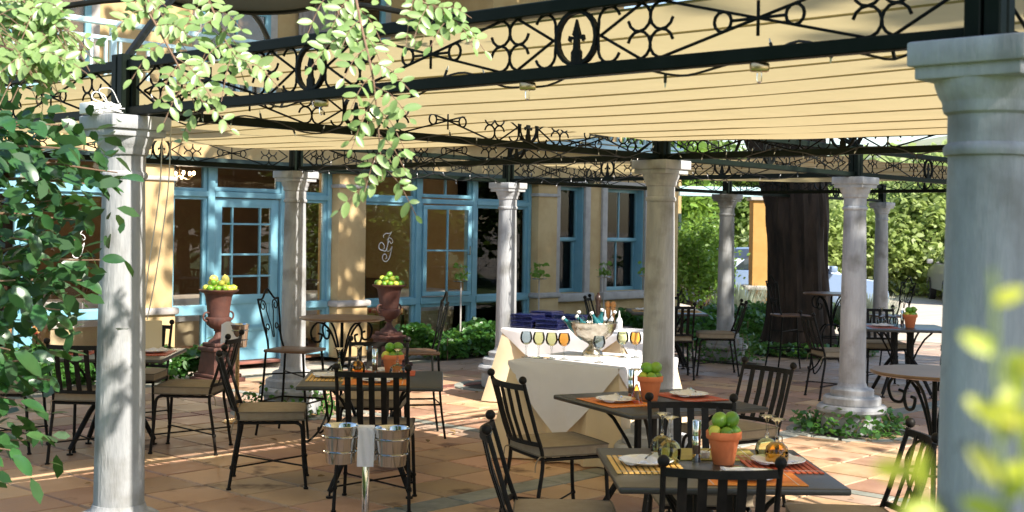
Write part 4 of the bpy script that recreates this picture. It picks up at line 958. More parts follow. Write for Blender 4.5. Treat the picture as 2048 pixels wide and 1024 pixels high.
for p, lab, sh in (((-3.23,14.43,0),'rusty iron urn heaped with fruit, left of the blue glazed door','left urn'),((-1.52,16.3,0),'rusty iron urn heaped with limes, below the white monogram','monogram urn')):
    UR.place(p, VANG, lab, 'rusty urns of fruit'); q = Vector(p)
    r1 = random.Random(3 if p[0] < -2 else 9); base = [(0,0)]+[(.07*math.cos(2*PI*i/6),.07*math.sin(2*PI*i/6)) for i in range(6)]+[(.15*math.cos(2*PI*i/13),.15*math.sin(2*PI*i/13)) for i in range(13)]
    for i, (x, y) in enumerate(base):
        rr = math.hypot(x,y); lv = (1.018 if rr > .1 else 1.045)
        me = lime_me if r1.random() < .55 else lemon_me
        fruit(q+Vector((x+r1.uniform(-.008,.008), y+r1.uniform(-.008,.008), lv+.012)), me, r1.uniform(.95,1.15), 'lime or lemon heaped in the '+sh, 'fruit in the '+sh)
    for i in range(6):
        a = i*1.05; fruit(q+Vector((.085*math.cos(a),.085*math.sin(a),1.088)), (lemon_me if i % 2 else lime_me), r1.uniform(.95,1.1), 'lime or lemon heaped in the '+sh, 'fruit in the '+sh)
    if p[0] < -2:
        for dx, dz, dsc in ((-.055,1.13,'left'),(.075,1.125,'right')): fruit(q+Vector((dx,-.02,dz)), mango_me, 1.35, 'big yellow fruit at the top '+dsc+' of the left urn', None, 'mango')
    else: fruit(q+Vector((.0,-.02,1.14)), lime_me, 1.1, 'topmost lime on the monogram urn', None)

# ------------------------------------------------------------------ dining room seen through the glass
def indoor_table(s, y, lx, ly, lab):
    p = FP+V*s-W*y; t = thing('dining_table', lab, 'table', p, VANG, 'clothed tables in the dining room')
    m = MB(); n = 64; vs = []
    for z, k in ((.75,1),(.745,1.01),(.45,1.03)):
        for i in range(n):
            f = i/n*4; sd = int(f); fr = f-sd; x, yy = [(-1+2*fr,-1),(1,-1+2*fr),(1-2*fr,1),(-1,1-2*fr)][sd]; w = (1+.03*math.sin(i*1.1)*(1 if z < .7 else 0))*k; vs.append((x*lx/2*w, yy*ly/2*w, z))
    m.add(vs, [(j*n+i,j*n+(i+1)%n,(j+1)*n+(i+1)%n,(j+1)*n+i) for j in range(2) for i in range(n)]+[tuple(range(n))[::-1]]).build('table_cloth', MT['white'], t, 50)
    m = MB(); vs = []
    for z, k in ((.60,.97),(.12,1.0)):
        for i in range(n):
            f = i/n*4; sd = int(f); fr = f-sd; x, yy = [(-1+2*fr,-1),(1,-1+2*fr),(1-2*fr,1),(-1,1-2*fr)][sd]; w = (1+.05*math.sin(i*1.5)*(1 if z < .5 else .3))*k; vs.append((x*lx/2*w, yy*ly/2*w, z))
    m.add(vs, [(i,(i+1)%n,n+(i+1)%n,n+i) for i in range(n)]).build('under_cloth', MT['cream'], t, 50)
    for sx in (-1,1):
        for sy in (-1,1): MB().box(sx*lx*.4-.02,sy*ly*.4-.02,0,sx*lx*.4+.02,sy*ly*.4+.02,.74).build('leg', MT['dwood'], t, 0)
    return p
p1 = indoor_table(.2,1.7,.95,.8,'white clothed table behind the window left of the blue door')
p2 = indoor_table(-1.45,1.6,1.1,.8,'white clothed table with wine glasses behind the leftmost window')
p3 = indoor_table(4.45,1.5,1.0,.8,'white clothed table behind the open casement')
p4 = indoor_table(2.4,1.8,.8,.8,'white clothed table behind the sidelight right of the door')
lp = FP+V*(.4)-W*2.2; t = thing('chandelier', 'small lit chandelier glimpsed through the panes above the left urn', 'lamp', (lp.x,lp.y,2.35))
m = MB().tube([(0,0,.05),(0,0,.55)], .008, 6)
for i in range(6): a = i*PI/3; m.tube(spline([(0,0,.06),(.12*math.cos(a),.12*math.sin(a),.0),(.2*math.cos(a),.2*math.sin(a),.06)],4), .006, 5)
m.build('frame', MT['brass'], t)
for i in range(6): a = i*PI/3; MB().ball((.2*math.cos(a),.2*math.sin(a),.085), .02, 8, (1,1,1.4)).build('bulb', MT['glowbulb'], t)
ld = bpy.data.lights.new('chandelier_light', 'POINT'); ld.energy = 45; ld.color = (1,.82,.6); ld.shadow_soft_size = .2
lo_ = bpy.data.objects.new('chandelier_light', ld); COL.objects.link(lo_); lo_.parent = t; lo_.location = (0,0,-.06)
wg = thing('wine_glass', '', 'wine glass'); MB().lathe([(.034,0),(.03,.003),(.004,.01),(.0035,.09),(.02,.105),(.036,.14),(.036,.17),(.028,.215)], 16).build('glass', MT['clear'], wg, 60); WG = Proto(wg)
for i in range(4): q = p2+V*(.0+.12*i)-W*(-.18+.03*i); WG.place((q.x,q.y,.751), 0, 'empty wine glass on the table behind the leftmost window', 'wine glasses behind the leftmost window')
def indoor_chair(s, y, rz, lab):
    p = FP+V*s-W*y; t = thing('dining_chair', lab, 'chair', p, rz, 'upholstered dining room chairs')
    MB().bevbox(-.23,-.22,.40,.23,.22,.50,.03,2).build('seat', MT['cov'], t)
    for sx in (-1,1):
        MB().box(sx*.2-.02,.18,0,sx*.2+.02,.22,.40).build('leg', MT['dwood'], t, 0); MB().box(sx*.2-.02,-.24,0,sx*.2+.02,-.20,.98).build('leg', MT['dwood'], t, 0)
    MB().bevbox(-.18,-.235,.6,.18,-.205,.96,.01,1).build('backrest', MT['dwood'], t)
indoor_chair(5.1,.9,VANG+PI/2,'patterned chair indoors right of the table behind the casement'); indoor_chair(-1.0,.85,VANG+PI,'patterned chair indoors behind the sunlit column'); indoor_chair(3.5,1.4,VANG-PI/2,'dining chair indoors behind the monogram window'); indoor_chair(-2.4,1.3,VANG-PI/2,'patterned chair indoors at the far left window')
# ------------------------------------------------------------------ trees, hedges, plants
def crown(parent, c, rad, n, size, mat, clumps=60, seed=0, spread=.22, droop=None, name='crown'):
    r = np.random.default_rng(seed); d = r.normal(size=(clumps,3)); d /= np.linalg.norm(d,axis=1)[:,None]
    cc = d*(r.random(clumps)**.4)[:,None]*.88
    k = r.integers(0, clumps, n); p = cc[k]+r.normal(size=(n,3))*spread*(.5+r.random(clumps)[k][:,None])
    cen = p*np.array(rad)+np.array(c)
    return quads(name, mat, leaf_polys(cen, size, droop=droop), parent, 6)
def tree(name, label, x, y, h, rad, zc, n, size, mat, tr=.18, seed=0, group=None, lean=(0,0), cat='tree', clumps=60, spread=.2):
    t = thing(name, label, cat, (x,y,-.06), 0, group); r = random.Random(seed)
    m = MB(); pts = [(lean[0]*u+.06*math.sin(3*u+seed), lean[1]*u, h*u) for u in [i/8 for i in range(9)]]
    m.tube(pts, [tr*(1.25-.75*i/8)*(1.25 if i == 0 else 1) for i in range(9)], 10)
    for i in range(7):
        a = r.uniform(0, 6.28); b = pts[4+i % 4]; q = (lean[0]+rad[0]*.7*math.cos(a), lean[1]+rad[1]*.7*math.sin(a), zc+rad[2]*r.uniform(-.3,.5))
        m.tube(spline([b, ((b[0]+q[0])/2, (b[1]+q[1])/2, (b[2]+q[2])/2+.3), q], 4), [tr*.45*(1-.8*k/8) for k in range(9)], 7)
    m.build('trunk', MT['bark'], t)
    crown(t, (lean[0], lean[1], zc), rad, n, size, MT[mat], clumps, seed, spread); return t
# the great tree rising through the terrace
t = thing('old_tree', 'massive dark tree trunk rising through the far terrace', 'tree', (4.2,19.0,-.03))
m = MB(); n = 64; vs = []; rings = 60
for j in range(rings):
    u = j/(rings-1); z = 6.5*u; r0 = .385+.018*min(z,4)+.24*math.exp(-z*2.6)+.025*math.exp(-((z-1.95)/.3)**2)
    for k in range(n):
        a = 2*PI*k/n; w = 1+.03*math.sin(5*a+z*.5)+.035*math.sin(9*a-z*.9+math.sin(z*2))+.03*math.sin(17*a+z*1.5)+.02*math.sin(29*a-z*2)
        vs.append((-.02*z-.09*max(0,min(z,4)-2.2)**1.3+.02*math.sin(z*2)+r0*w*math.cos(a), r0*w*math.sin(a), z))
m.add(vs, [(j*n+k, j*n+(k+1)%n, (j+1)*n+(k+1)%n, (j+1)*n+k) for j in range(rings-1) for k in range(n)])
m.tube(spline([(-.12,0,2.0),(-.38,0,2.75),(-.75,.05,3.6),(-1.3,.1,4.8)],5), [.34*(1-.02*i) for i in range(16)], 14)
for a, L in ((.3,5),(1.8,4.5),(3.3,5.5),(4.8,5)):
    b = (-.30,0,5.6); m.tube(spline([b,(b[0]+L*.4*math.cos(a),L*.4*math.sin(a),7.0),(b[0]+L*math.cos(a),L*math.sin(a),8.5)],5), [.3*(1-.085*i) for i in range(11)], 9)
m.build('trunk', MT['bark'], t); crown(t, (-.6,-2.6,9.3), (6.2,7.6,2.4), 15000, .19, MT['treeA'], 130, 5, .10)
# shade trees out of the picture to the right: their crowns dapple the sun
tree('garden_tree', 'tall leafy tree standing in the garden right of the terrace', 11.8, 7.4, 7.5, (4.0,4.2,2.3), 9.6, 9500, .18, 'treeA', .3, 11, 'garden shade trees', clumps=150, spread=.13)
tree('garden_tree', 'second tall leafy tree in the garden beyond the right edge', 10.2, 14.6, 7.5, (3.6,3.6,2.2), 9.4, 9000, .18, 'treeA', .3, 12, 'garden shade trees', clumps=120, spread=.12)
tree('garden_tree', 'dense leafy tree behind the viewer, right of the largest column', 9.9, -4.3, 7.5, (3.0,2.9,2.4), 9.6, 6000, .20, 'treeA', .3, 13, 'garden shade trees', clumps=150, spread=.16)
for i, (x, y) in enumerate(((13.5,3.5),(16,9),(15,17))):
    tree('garden_bush', ('first','second','third')[i]+' rounded bush on the lawn right of the terrace', x, y, .8, (1.9,1.9,1.5), 1.4, 5000, .13, 'shrub', .06, 90+i, 'bushes on the right lawn', cat='bush', clumps=70, spread=.16)
for i, (x, y) in enumerate(((21,-3),(22,4),(23,11),(25,19),(24,-10))):
    tree('garden_tree', ('first','second','third','fourth','fifth')[i]+' tree of the row closing the right lawn', x, y, 3, (4.2,4.2,3.6), 3.9, 5000, .24, 'treeA', .2, 100+i, 'trees closing the right lawn', clumps=90, spread=.16)
tree('garden_tree', 'sunny tree in the garden left of the viewer', -9.0, .5, 3, (3.0,3.0,2.8), 3.6, 9000, .16, 'treeA', .2, 14, 'garden shade trees', clumps=90, spread=.15)
tree('garden_tree', 'sunny tree in the garden behind the viewer at left', -6.5, -7.5, 3, (3.0,3.0,2.8), 3.6, 9000, .16, 'treeA', .2, 15, 'garden shade trees', clumps=90, spread=.15)
tree('garden_tree', 'tree in the garden straight behind the viewer', 1.5, -11, 3, (3.4,3.0,3.0), 3.8, 9000, .16, 'treeA', .2, 16, 'garden shade trees', clumps=90, spread=.15)
# background beyond the car park
GB = 'trees beyond the parked cars'
for i, (x, y, h, rad, zc, n, mat, lab) in enumerate((
  (13.2,41,2.6,(4.6,4,2.0),2.5,18000,'treeB','pale olive tree behind the silver car at right'),
  (9.0,47,2.6,(3.8,3.5,1.7),2.2,11000,'treeA','green tree rising above the pale blue car'),
  (6.2,44,2.6,(3.0,3.0,2.2),2.9,13000,'treeA','leafy tree between the orange pillar and the dark trunk'),
  (18.5,46,2.6,(5,4.5,2.3),2.8,12000,'treeB','large pale tree at the far right behind the biggest column'),
  (4.0,36,3.2,(1.7,1.6,2.0),3.0,8000,'shrub','light green tree above the house wing'),
  (15.5,56,3,(6,5,2.4),3.0,7000,'treeB','tall distant tree showing above the farthest column'),
  (8.0,64,3,(6,5,2.6),3.2,6000,'treeB','hazy tree far behind the dark trunk'),
  (24,62,3,(7,5,2.8),3.6,6000,'treeA','distant tree at the right horizon'))):
    tree('background_tree', lab, x, y, h, rad, zc, n, .15 if y < 50 else .26, mat, .16, 20+i, GB, clumps=110, spread=.13)
for i, (x, y, rad, lab) in enumerate(((9.2,38.5,(2.6,1.6,1.5),'sunny rounded bush behind the pale blue car'),(13.0,38.0,(2.4,1.5,1.3),'sunny rounded bush left of the silver car'),(17.5,40,(3.0,1.8,1.8),'sunny rounded bush right of the silver car'))):
    tree('background_bush', lab, x, y, .8, rad, rad[2]*.9, 9000, .12, 'bushl', .06, 80+i, 'bushes behind the car park', cat='bush', clumps=80, spread=.16)
def hedge(name, label, box_o, s0, s1, o0, o1, h, n, mat='hedge', size=.06, cat='hedge', seed=1):
    r = np.random.default_rng(seed); t = thing(name, label, cat, fac(s0,o0), VANG)
    u = r.random((n,3)); L = s1-s0; D_ = o1-o0
    hgt = h*(.8+.2*np.sin(u[:,0]*L*5+u[:,1]*4))*(1-.35*(2*u[:,1]-1)**4)
    c = np.stack([u[:,0]*L, -u[:,1]*D_, hgt*(u[:,2]**.45)], 1); c += r.normal(size=c.shape)*.025; c[:,2] = np.abs(c[:,2])
    quads('foliage', MT[mat], leaf_polys(c, size, 1.5), t, 6)
    m = MB()
    for i in range(int(L*6)): x = (i+.5)/6; yy = -D_*random.random(); m.tube([(x,yy,-.02),(x+random.uniform(-.05,.05),yy,h*.7)], .006, 5)
    m.build('stems', MT['twig'], t); return t
hedge('low_hedge', 'low dark green hedge in front of the monogram windows', None, 2.1, 6.0, .35, 1.35, .42, 16000, seed=2)
hedge('low_hedge', 'low leafy bed beside the left urn behind the cushioned chair', None, -4.4, -.95, .30, .95, .40, 9000, seed=3)
hedge('low_hedge', 'green ground-cover bed under the sash windows, left of the trunk', None, 6.3, 11.5, .5, 2.3, .48, 17000, seed=4)
r5 = np.random.default_rng(5); nn = 9000; t = thing('planting_border', 'leafy border along the garden side of the terrace', 'plants', g(-.9,-8,-.05), VANG)
c = np.stack([-1.2*r5.random(nn), -11*r5.random(nn), .05+.38*r5.random(nn)**.7],1); quads('foliage', MT['shrub'], leaf_polys(c, .07, 1.6), t, 6)
t = thing('light_shrub', 'airy light green shrub at the house corner', 'shrub', (3.55,24.6,-.06))
m = MB()
for i in range(14):
    a = i*.9; m.tube(spline([(0.05*math.cos(a),.05*math.sin(a),0),(.3*math.cos(a),.3*math.sin(a),.9),(.62*math.cos(a),.5*math.sin(a),1.5+.5*math.sin(i*2.1))],5), [.014*(1-.08*k) for k in range(11)], 5)
m.build('stems', MT['twig'], t); crown(t, (0,0,1.25), (.72,.7,.85), 5000, .055, MT['shrub'], 60, 31, .18)
for x, y, lab, s in ((4.35,25.2,'grey-green lavender clump before the orange pillar',33),(6.1,22.4,'grey-green clump of grass behind the ivy-footed column',34),(5.1,23.6,'grey-green grass clump between trunk and pillar',35)):
    t = thing('grass_clump', lab, 'shrub', (x,y,-.05)); r = np.random.default_rng(s); nn = 900; a = r.random(nn)*6.28; q = r.random(nn)**.5*.35
    p0 = np.stack([q*np.cos(a), q*np.sin(a), np.zeros(nn)],1); p1 = p0*2.0+np.array([0,0,1])*(.5+.3*r.random(nn))[:,None]; w = np.stack([-np.sin(a),np.cos(a),0*a],1)*.009
    quads('blades', pm('silver_grass_%d'%s, (.22,.27,.20), .7, c2=(.30,.34,.26), scale=4), np.stack([p0-w,p0+w,p1+w*.3,p1-w*.3],1).reshape(-1,3), t, 4)
def ivy(p, label, n, rad, h, seed, ztop=.0):
    r = np.random.default_rng(seed); t = thing('ivy', label, 'ivy', p); a = r.random(n)*6.28; q = .27+r.random(n)*(rad-.27)
    c = np.stack([q*np.cos(a), q*np.sin(a), .02+r.random(n)**1.6*h*(1-.5*(q-.27)/(rad-.27))],1)
    quads('leaves', MT['hedge'], leaf_polys(c, .045, 1.25), t, 6)
    m = MB()
    for i in range(10): b = i*.63; m.tube(spline([(.3*math.cos(b),.3*math.sin(b),-.01),(.34*math.cos(b+.2),.34*math.sin(b+.2),.08),(.285*math.cos(b+.5),.285*math.sin(b+.5),h*.9)],4), .004, 5)
    m.build('vines', MT['twig'], t)
ivy(Ff, 'ivy trailing round the foot of the column right of the trunk', 520, .52, .22, 41); ivy(D, 'ivy at the foot of the column by the bar stool', 300, .48, .26, 42); ivy(G, 'ivy at the foot of the distant shaded column', 380, .55, .40, 43); ivy(A, 'small weeds at the foot of the sunlit column', 160, .46, .35, 44)
r_ = np.random.default_rng(45); nn = 1800; a = r_.random(nn)*6.28; q = .62+.5*r_.random(nn)
t = thing('ground_cover', 'leafy ground cover round the dark trunk', 'ivy', (4.2,19,0)); c = np.stack([q*np.cos(a), q*np.sin(a), .02+.16*r_.random(nn)],1); quads('leaves', MT['hedge'], leaf_polys(c, .06, 1.3), t, 6)
r_ = np.random.default_rng(46); nn = 260; c = []
while len(c) < nn:
    p = g(r_.uniform(-1,12), r_.uniform(-6.5,3.5)); 
    if p.y > 7.5: c.append((p.x, p.y, .008+.006*r_.random()))
o = quads('fallen_leaves', MT['litter'], leaf_polys(np.array(c), .032, 1.8, updir=4), None, 6); tag(o, 'small dry leaves scattered over the terrace tiles', 'leaves', kind='stuff')
# slender vine stakes with a dish, in front of the windows
def make_stake():
    t = thing('vine_stake', '', 'plant stake'); MB().tube([(0,0,0),(0,0,1.0)], .011, 8).build('pole', MT['stone'], t)
    MB().lathe([(.01,1.0),(.09,1.004),(.115,1.016),(.112,1.02),(.02,1.008)], 24).build('dish', MT['steel'], t, 50)
    r = np.random.default_rng(51); c = np.stack([r.normal(size=46)*.05+.02, r.normal(size=46)*.05, 1.04+r.random(46)*.2],1); tag(quads('sprig', MT['shrub'], leaf_polys(c, .05, 1.4), t, 6), None, kind='stuff')
    MB().tube(spline([(.0,0,1.0),(.03,.02,1.1),(.0,.0,1.24)],4), .004, 5).tube(spline([(.0,0,1.0),(-.04,.02,1.08),(-.06,.0,1.15)],4), .003, 5).build('stem', MT['gtwig'], t); return t
SK = Proto(make_stake()); GK = 'slender vine stakes along the house'
for s, o_, lab in ((2.75,1.0,'vine stake in front of the monogram window post'),(4.45,.9,'vine stake left of the slim column'),(5.95,.9,'vine stake behind the tall dark pepper mill'),(7.0,.9,'vine stake between the two sash windows'),(10.0,1.6,'vine stake by the orange pillar')): SK.place(fac(s,o_), s, lab, GK)

# ------------------------------------------------------------------ glossy shrub at left, hanging sprays, blurred sprig: leaf by leaf
def leaf_mesh(nm, mat, L, Wd, curl=.12, seg=6, fold=.25):
    vs = []; fs = []
    for i in range(seg+1):
        u = i/seg; w = Wd/2*math.sin(PI*min(1, u)**.95)**.55 if 0 < i < seg else .001
        z = -curl*L*u*u
        vs += [(-w, u*L, z+fold*w), (0, u*L, z), (w, u*L, z+fold*w)]
    for i in range(seg):
        a = i*3; fs += [(a,a+1,a+4,a+3),(a+1,a+2,a+5,a+4)]
    me = bpy.data.meshes.new(nm); me.from_pydata(vs, [], fs); me.update(); me.polygons.foreach_set('use_smooth', [True]*len(me.polygons)); me.materials.append(MT[mat]); return me
def put_leaf(me, parent, p, d, up, s, name='leaf'):
    d = Vector(d).normalized(); x = d.cross(Vector(up)); x = x.normalized() if x.length > 1e-4 else Vector((1,0,0)); z = x.cross(d)
    o = link(name, me, None, parent); M = Matrix((x, d, z)).transposed().to_4x4(); M.translation = Vector(p); o.matrix_local = M @ Matrix.Diagonal((s,s,s,1)); return o
def at(x, y, d): a = (x+.0157*(y-455)-1024)/2610; b = (455-(y-.0157*(x-1024)))/2610; return Vector((a*d, d, EYE+b*d))
rr = random.Random(5)
lfB = [leaf_mesh('leaf', 'leafB', .095, .050, .18), leaf_mesh('leaf', 'leafB', .085, .046, .05), leaf_mesh('leaf', 'leafB', .10, .052, .3)]
sh = thing('glossy_shrub', 'glossy dark green shrub at the left edge, partly over the sunlit column', 'shrub', (-2.45,5.0,-.07))
base = Vector(sh.location)
ends = [(40,250,4.9),(120,250,5.0),(175,300,4.9),(235,345,5.0),(60,330,4.8),(110,400,5.1),(150,440,5.0),(200,520,4.9),(130,540,5.1),(60,480,4.8),(30,560,4.7),(120,620,4.9),(40,640,4.9),(80,720,4.8),(20,700,4.6),(100,760,5.0),(30,800,4.8),(150,480,5.2),(10,400,4.7),(170,560,5.2),(60,880,4.9),(0,300,4.6),(200,370,5.1),(90,300,5.2),(20,900,4.8)]
stem = MB(); top = Vector((.0,.05,1.55)); root = Vector((0,0,0))
stem.tube(spline([root,(-.05,.02,.5),(.02,.0,1.0),(.05,.02,1.5),(.0,.03,2.2)],5), [.03*(1-.04*i) for i in range(21)], 8)
nl = 0
for k, e in enumerate(ends):
    q = at(*e)-base; st_ = Vector((rr.uniform(-.05,.05), rr.uniform(-.05,.05), max(.4, q.z-rr.uniform(.1,.35)))); mid = st_.lerp(q,.55)+Vector((0,0,.08))
    ln = spline([st_, mid, q], 6); stem.tube(ln, [.009*(1-.06*i) for i in range(13)], 6)
    dr = (ln[-1]-ln[-4]).normalized()
    for i in range(11):
        if nl >= 285: break
        u = .35+.65*i/10; p = ln[min(12, int(u*12))]; sd = 1 if i % 2 else -1; side = dr.cross(Vector((0,0,1))).normalized()*sd
        d = dr*rr.uniform(.3,.9)+side*rr.uniform(.4,1.1)+Vector((rr.uniform(-.3,.5),rr.uniform(-.8,.0),rr.uniform(-.9,.1)))
        put_leaf(rr.choice(lfB), sh, p+Vector((rr.uniform(-.03,.03),rr.uniform(-.06,.04),rr.uniform(-.03,.03))), d, (rr.uniform(-.2,.7),rr.uniform(-1.1,-.3),.75), rr.uniform(.75,1.3)); nl += 1
stem.build('branches', MT['twig'], sh)
# the shrub's inner leaves, behind the outer ones
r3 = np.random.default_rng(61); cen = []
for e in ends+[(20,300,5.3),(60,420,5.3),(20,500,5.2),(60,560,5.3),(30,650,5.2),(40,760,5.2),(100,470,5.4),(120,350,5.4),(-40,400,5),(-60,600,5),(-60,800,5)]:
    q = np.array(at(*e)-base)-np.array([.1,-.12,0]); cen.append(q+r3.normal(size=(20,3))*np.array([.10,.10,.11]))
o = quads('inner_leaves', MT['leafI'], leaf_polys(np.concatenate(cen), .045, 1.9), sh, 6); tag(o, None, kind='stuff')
lfA = [leaf_mesh('leaflet', 'leafA', .046, .023, .08), leaf_mesh('leaflet', 'leafA', .042, .022, .2), leaf_mesh('leaflet', 'leafA', .050, .024, .02)]
def spray(label, curves, seed, maxn=290):
    """twigs with pinnate leaves: leaflets in opposite pairs along each leaf stalk"""
    r = random.Random(seed); t = thing('hanging_spray', label, 'branch', (0,0,0), 0, 'pinnate-leaved sprays hanging in front of the pergola'); tw = MB(); n = 0
    for pts, leafy in curves:
        ln = spline([at(*p) for p in pts], 8); tw.tube(ln, [.005*(1-.75*i/len(ln)) for i in range(len(ln))], 6)
        for i0 in range(int(len(ln)*.15), len(ln), leafy):
            p0 = ln[i0]; tdir = (ln[min(i0+1, len(ln)-1)]-ln[max(0, i0-1)]).normalized(); sg = 1 if (i0//leafy) % 2 else -1
            d = (tdir*.55+Vector((sg*r.uniform(.35,1), r.uniform(-.5,.3), r.uniform(-.7,.2)))).normalized(); L = r.uniform(.10,.17)
            rl = spline([p0, p0+d*L*.5+Vector((0,0,.008)), p0+d*L+Vector((0,0,-.16*L))], 5); tw.tube(rl, .0014, 5)
            up = Vector((r.uniform(-.1,.7), r.uniform(-1.2,-.5), r.uniform(.2,.9))).normalized(); side = d.cross(up).normalized(); npair = max(3, int(L/.026))
            for k in range(1, npair+1):
                q = rl[min(10, int(k/npair*10))]
                for s in ((-1, 1) if k < npair else (0,)):
                    if n >= maxn or r.random() < .05: continue
                    put_leaf(r.choice(lfA), t, q, (side*s+d*(.5 if s else 1)+Vector((r.uniform(-.15,.15),r.uniform(-.2,.2),r.uniform(-.25,.1)))), up+Vector((r.uniform(-.3,.3),r.uniform(-.3,.3),r.uniform(-.3,.3))), r.uniform(.75,1.2)*(.8 if k == npair else 1), 'leaflet'); n += 1
    tw.build('twigs', MT['twig'], t); return t
spray('pale green leafy spray filling the top left corner', [([(-120,-60,4.4),(0,30,4.3),(60,55,4.2),(105,70,4.2)],1),([(-60,-80,4.5),(40,0,4.3),(90,20,4.2),(120,60,4.2)],1),([(-100,40,4.3),(0,110,4.2),(60,150,4.1)],1)], 71)
spray('second pale spray crowding the top left corner beside the balcony rail', [([(-80,60,4.2),(10,95,4.1),(50,105,4.1),(90,115,4.1)],1),([(-60,-120,4.4),(30,-20,4.3),(60,20,4.2),(90,50,4.2)],1),([(-100,-40,4.2),(-20,40,4.1),(10,90,4.1),(25,130,4.1)],1)], 75)
spray('pale green spray hanging over the pergola beam above the sunlit column', [([(240,-60,4.3),(300,30,4.2),(345,110,4.1),(370,160,4.1),(395,225,4.1)],3),([(390,-50,4.3),(430,30,4.2),(450,80,4.2),(475,120,4.1)],2),([(270,-50,4.2),(300,10,4.2),(310,50,4.2)],4)], 72, 270)
spray('long pale green spray trailing down in the middle, in front of the awning', [([(700,-70,4.2),(720,40,4.1),(745,150,4.0),(755,240,4.0),(765,360,4.0)],2),([(650,-60,4.3),(675,20,4.2),(690,70,4.1)],2),([(760,-70,4.3),(820,-10,4.2),(880,20,4.2),(915,45,4.2)],2)], 73, 290)
spray('unseen spray added above the pergola, its leaves dappling the column', [([(300,-520,4.9),(700,-360,4.7),(1000,-300,4.6),(1180,-260,4.5)],2),([(500,-560,4.5),(800,-470,4.4),(1100,-420,4.3)],2),([(700,-700,4.4),(1000,-620,4.2),(1300,-560,4.1)],3)], 74, 290)  # out of view, added so that its leaf shadows dapple the sunlit column
lfF = [leaf_mesh('leaf', 'leafF', .016, .008, .1), leaf_mesh('leaf', 'leafF', .013, .007, .2)]
sp = thing('young_shoot', 'blurred yellow-green shoot close to the lens at lower right', 'plant', (.19,.46,-.07)); bs = Vector(sp.location); tw = MB(); r = random.Random(9)
for pts in ([(2060,1300,.47),(2010,1000,.46),(1995,800,.46),(1985,540,.46)],[(1990,1300,.48),(1900,1060,.47),(1830,950,.47)],[(2100,1200,.45),(2045,900,.45),(2040,700,.45)]):
    ln = spline([at(*p)-bs for p in pts], 8); b0 = ln[0]; tw.tube([Vector((b0.x*.4,b0.y*.4,0)), Vector((b0.x*.8,b0.y*.8,b0.z*.6))]+ln, .0009, 5)
    for i in range(6, len(ln), 1):
        if r.random() < .45: put_leaf(r.choice(lfF), sp, ln[i], (r.uniform(-1,1), r.uniform(-.5,.5), r.uniform(-.2,1)), (r.uniform(-.5,.5),-1,.5), r.uniform(.7,1.2))
tw.build('stems', MT['gtwig'], sp)

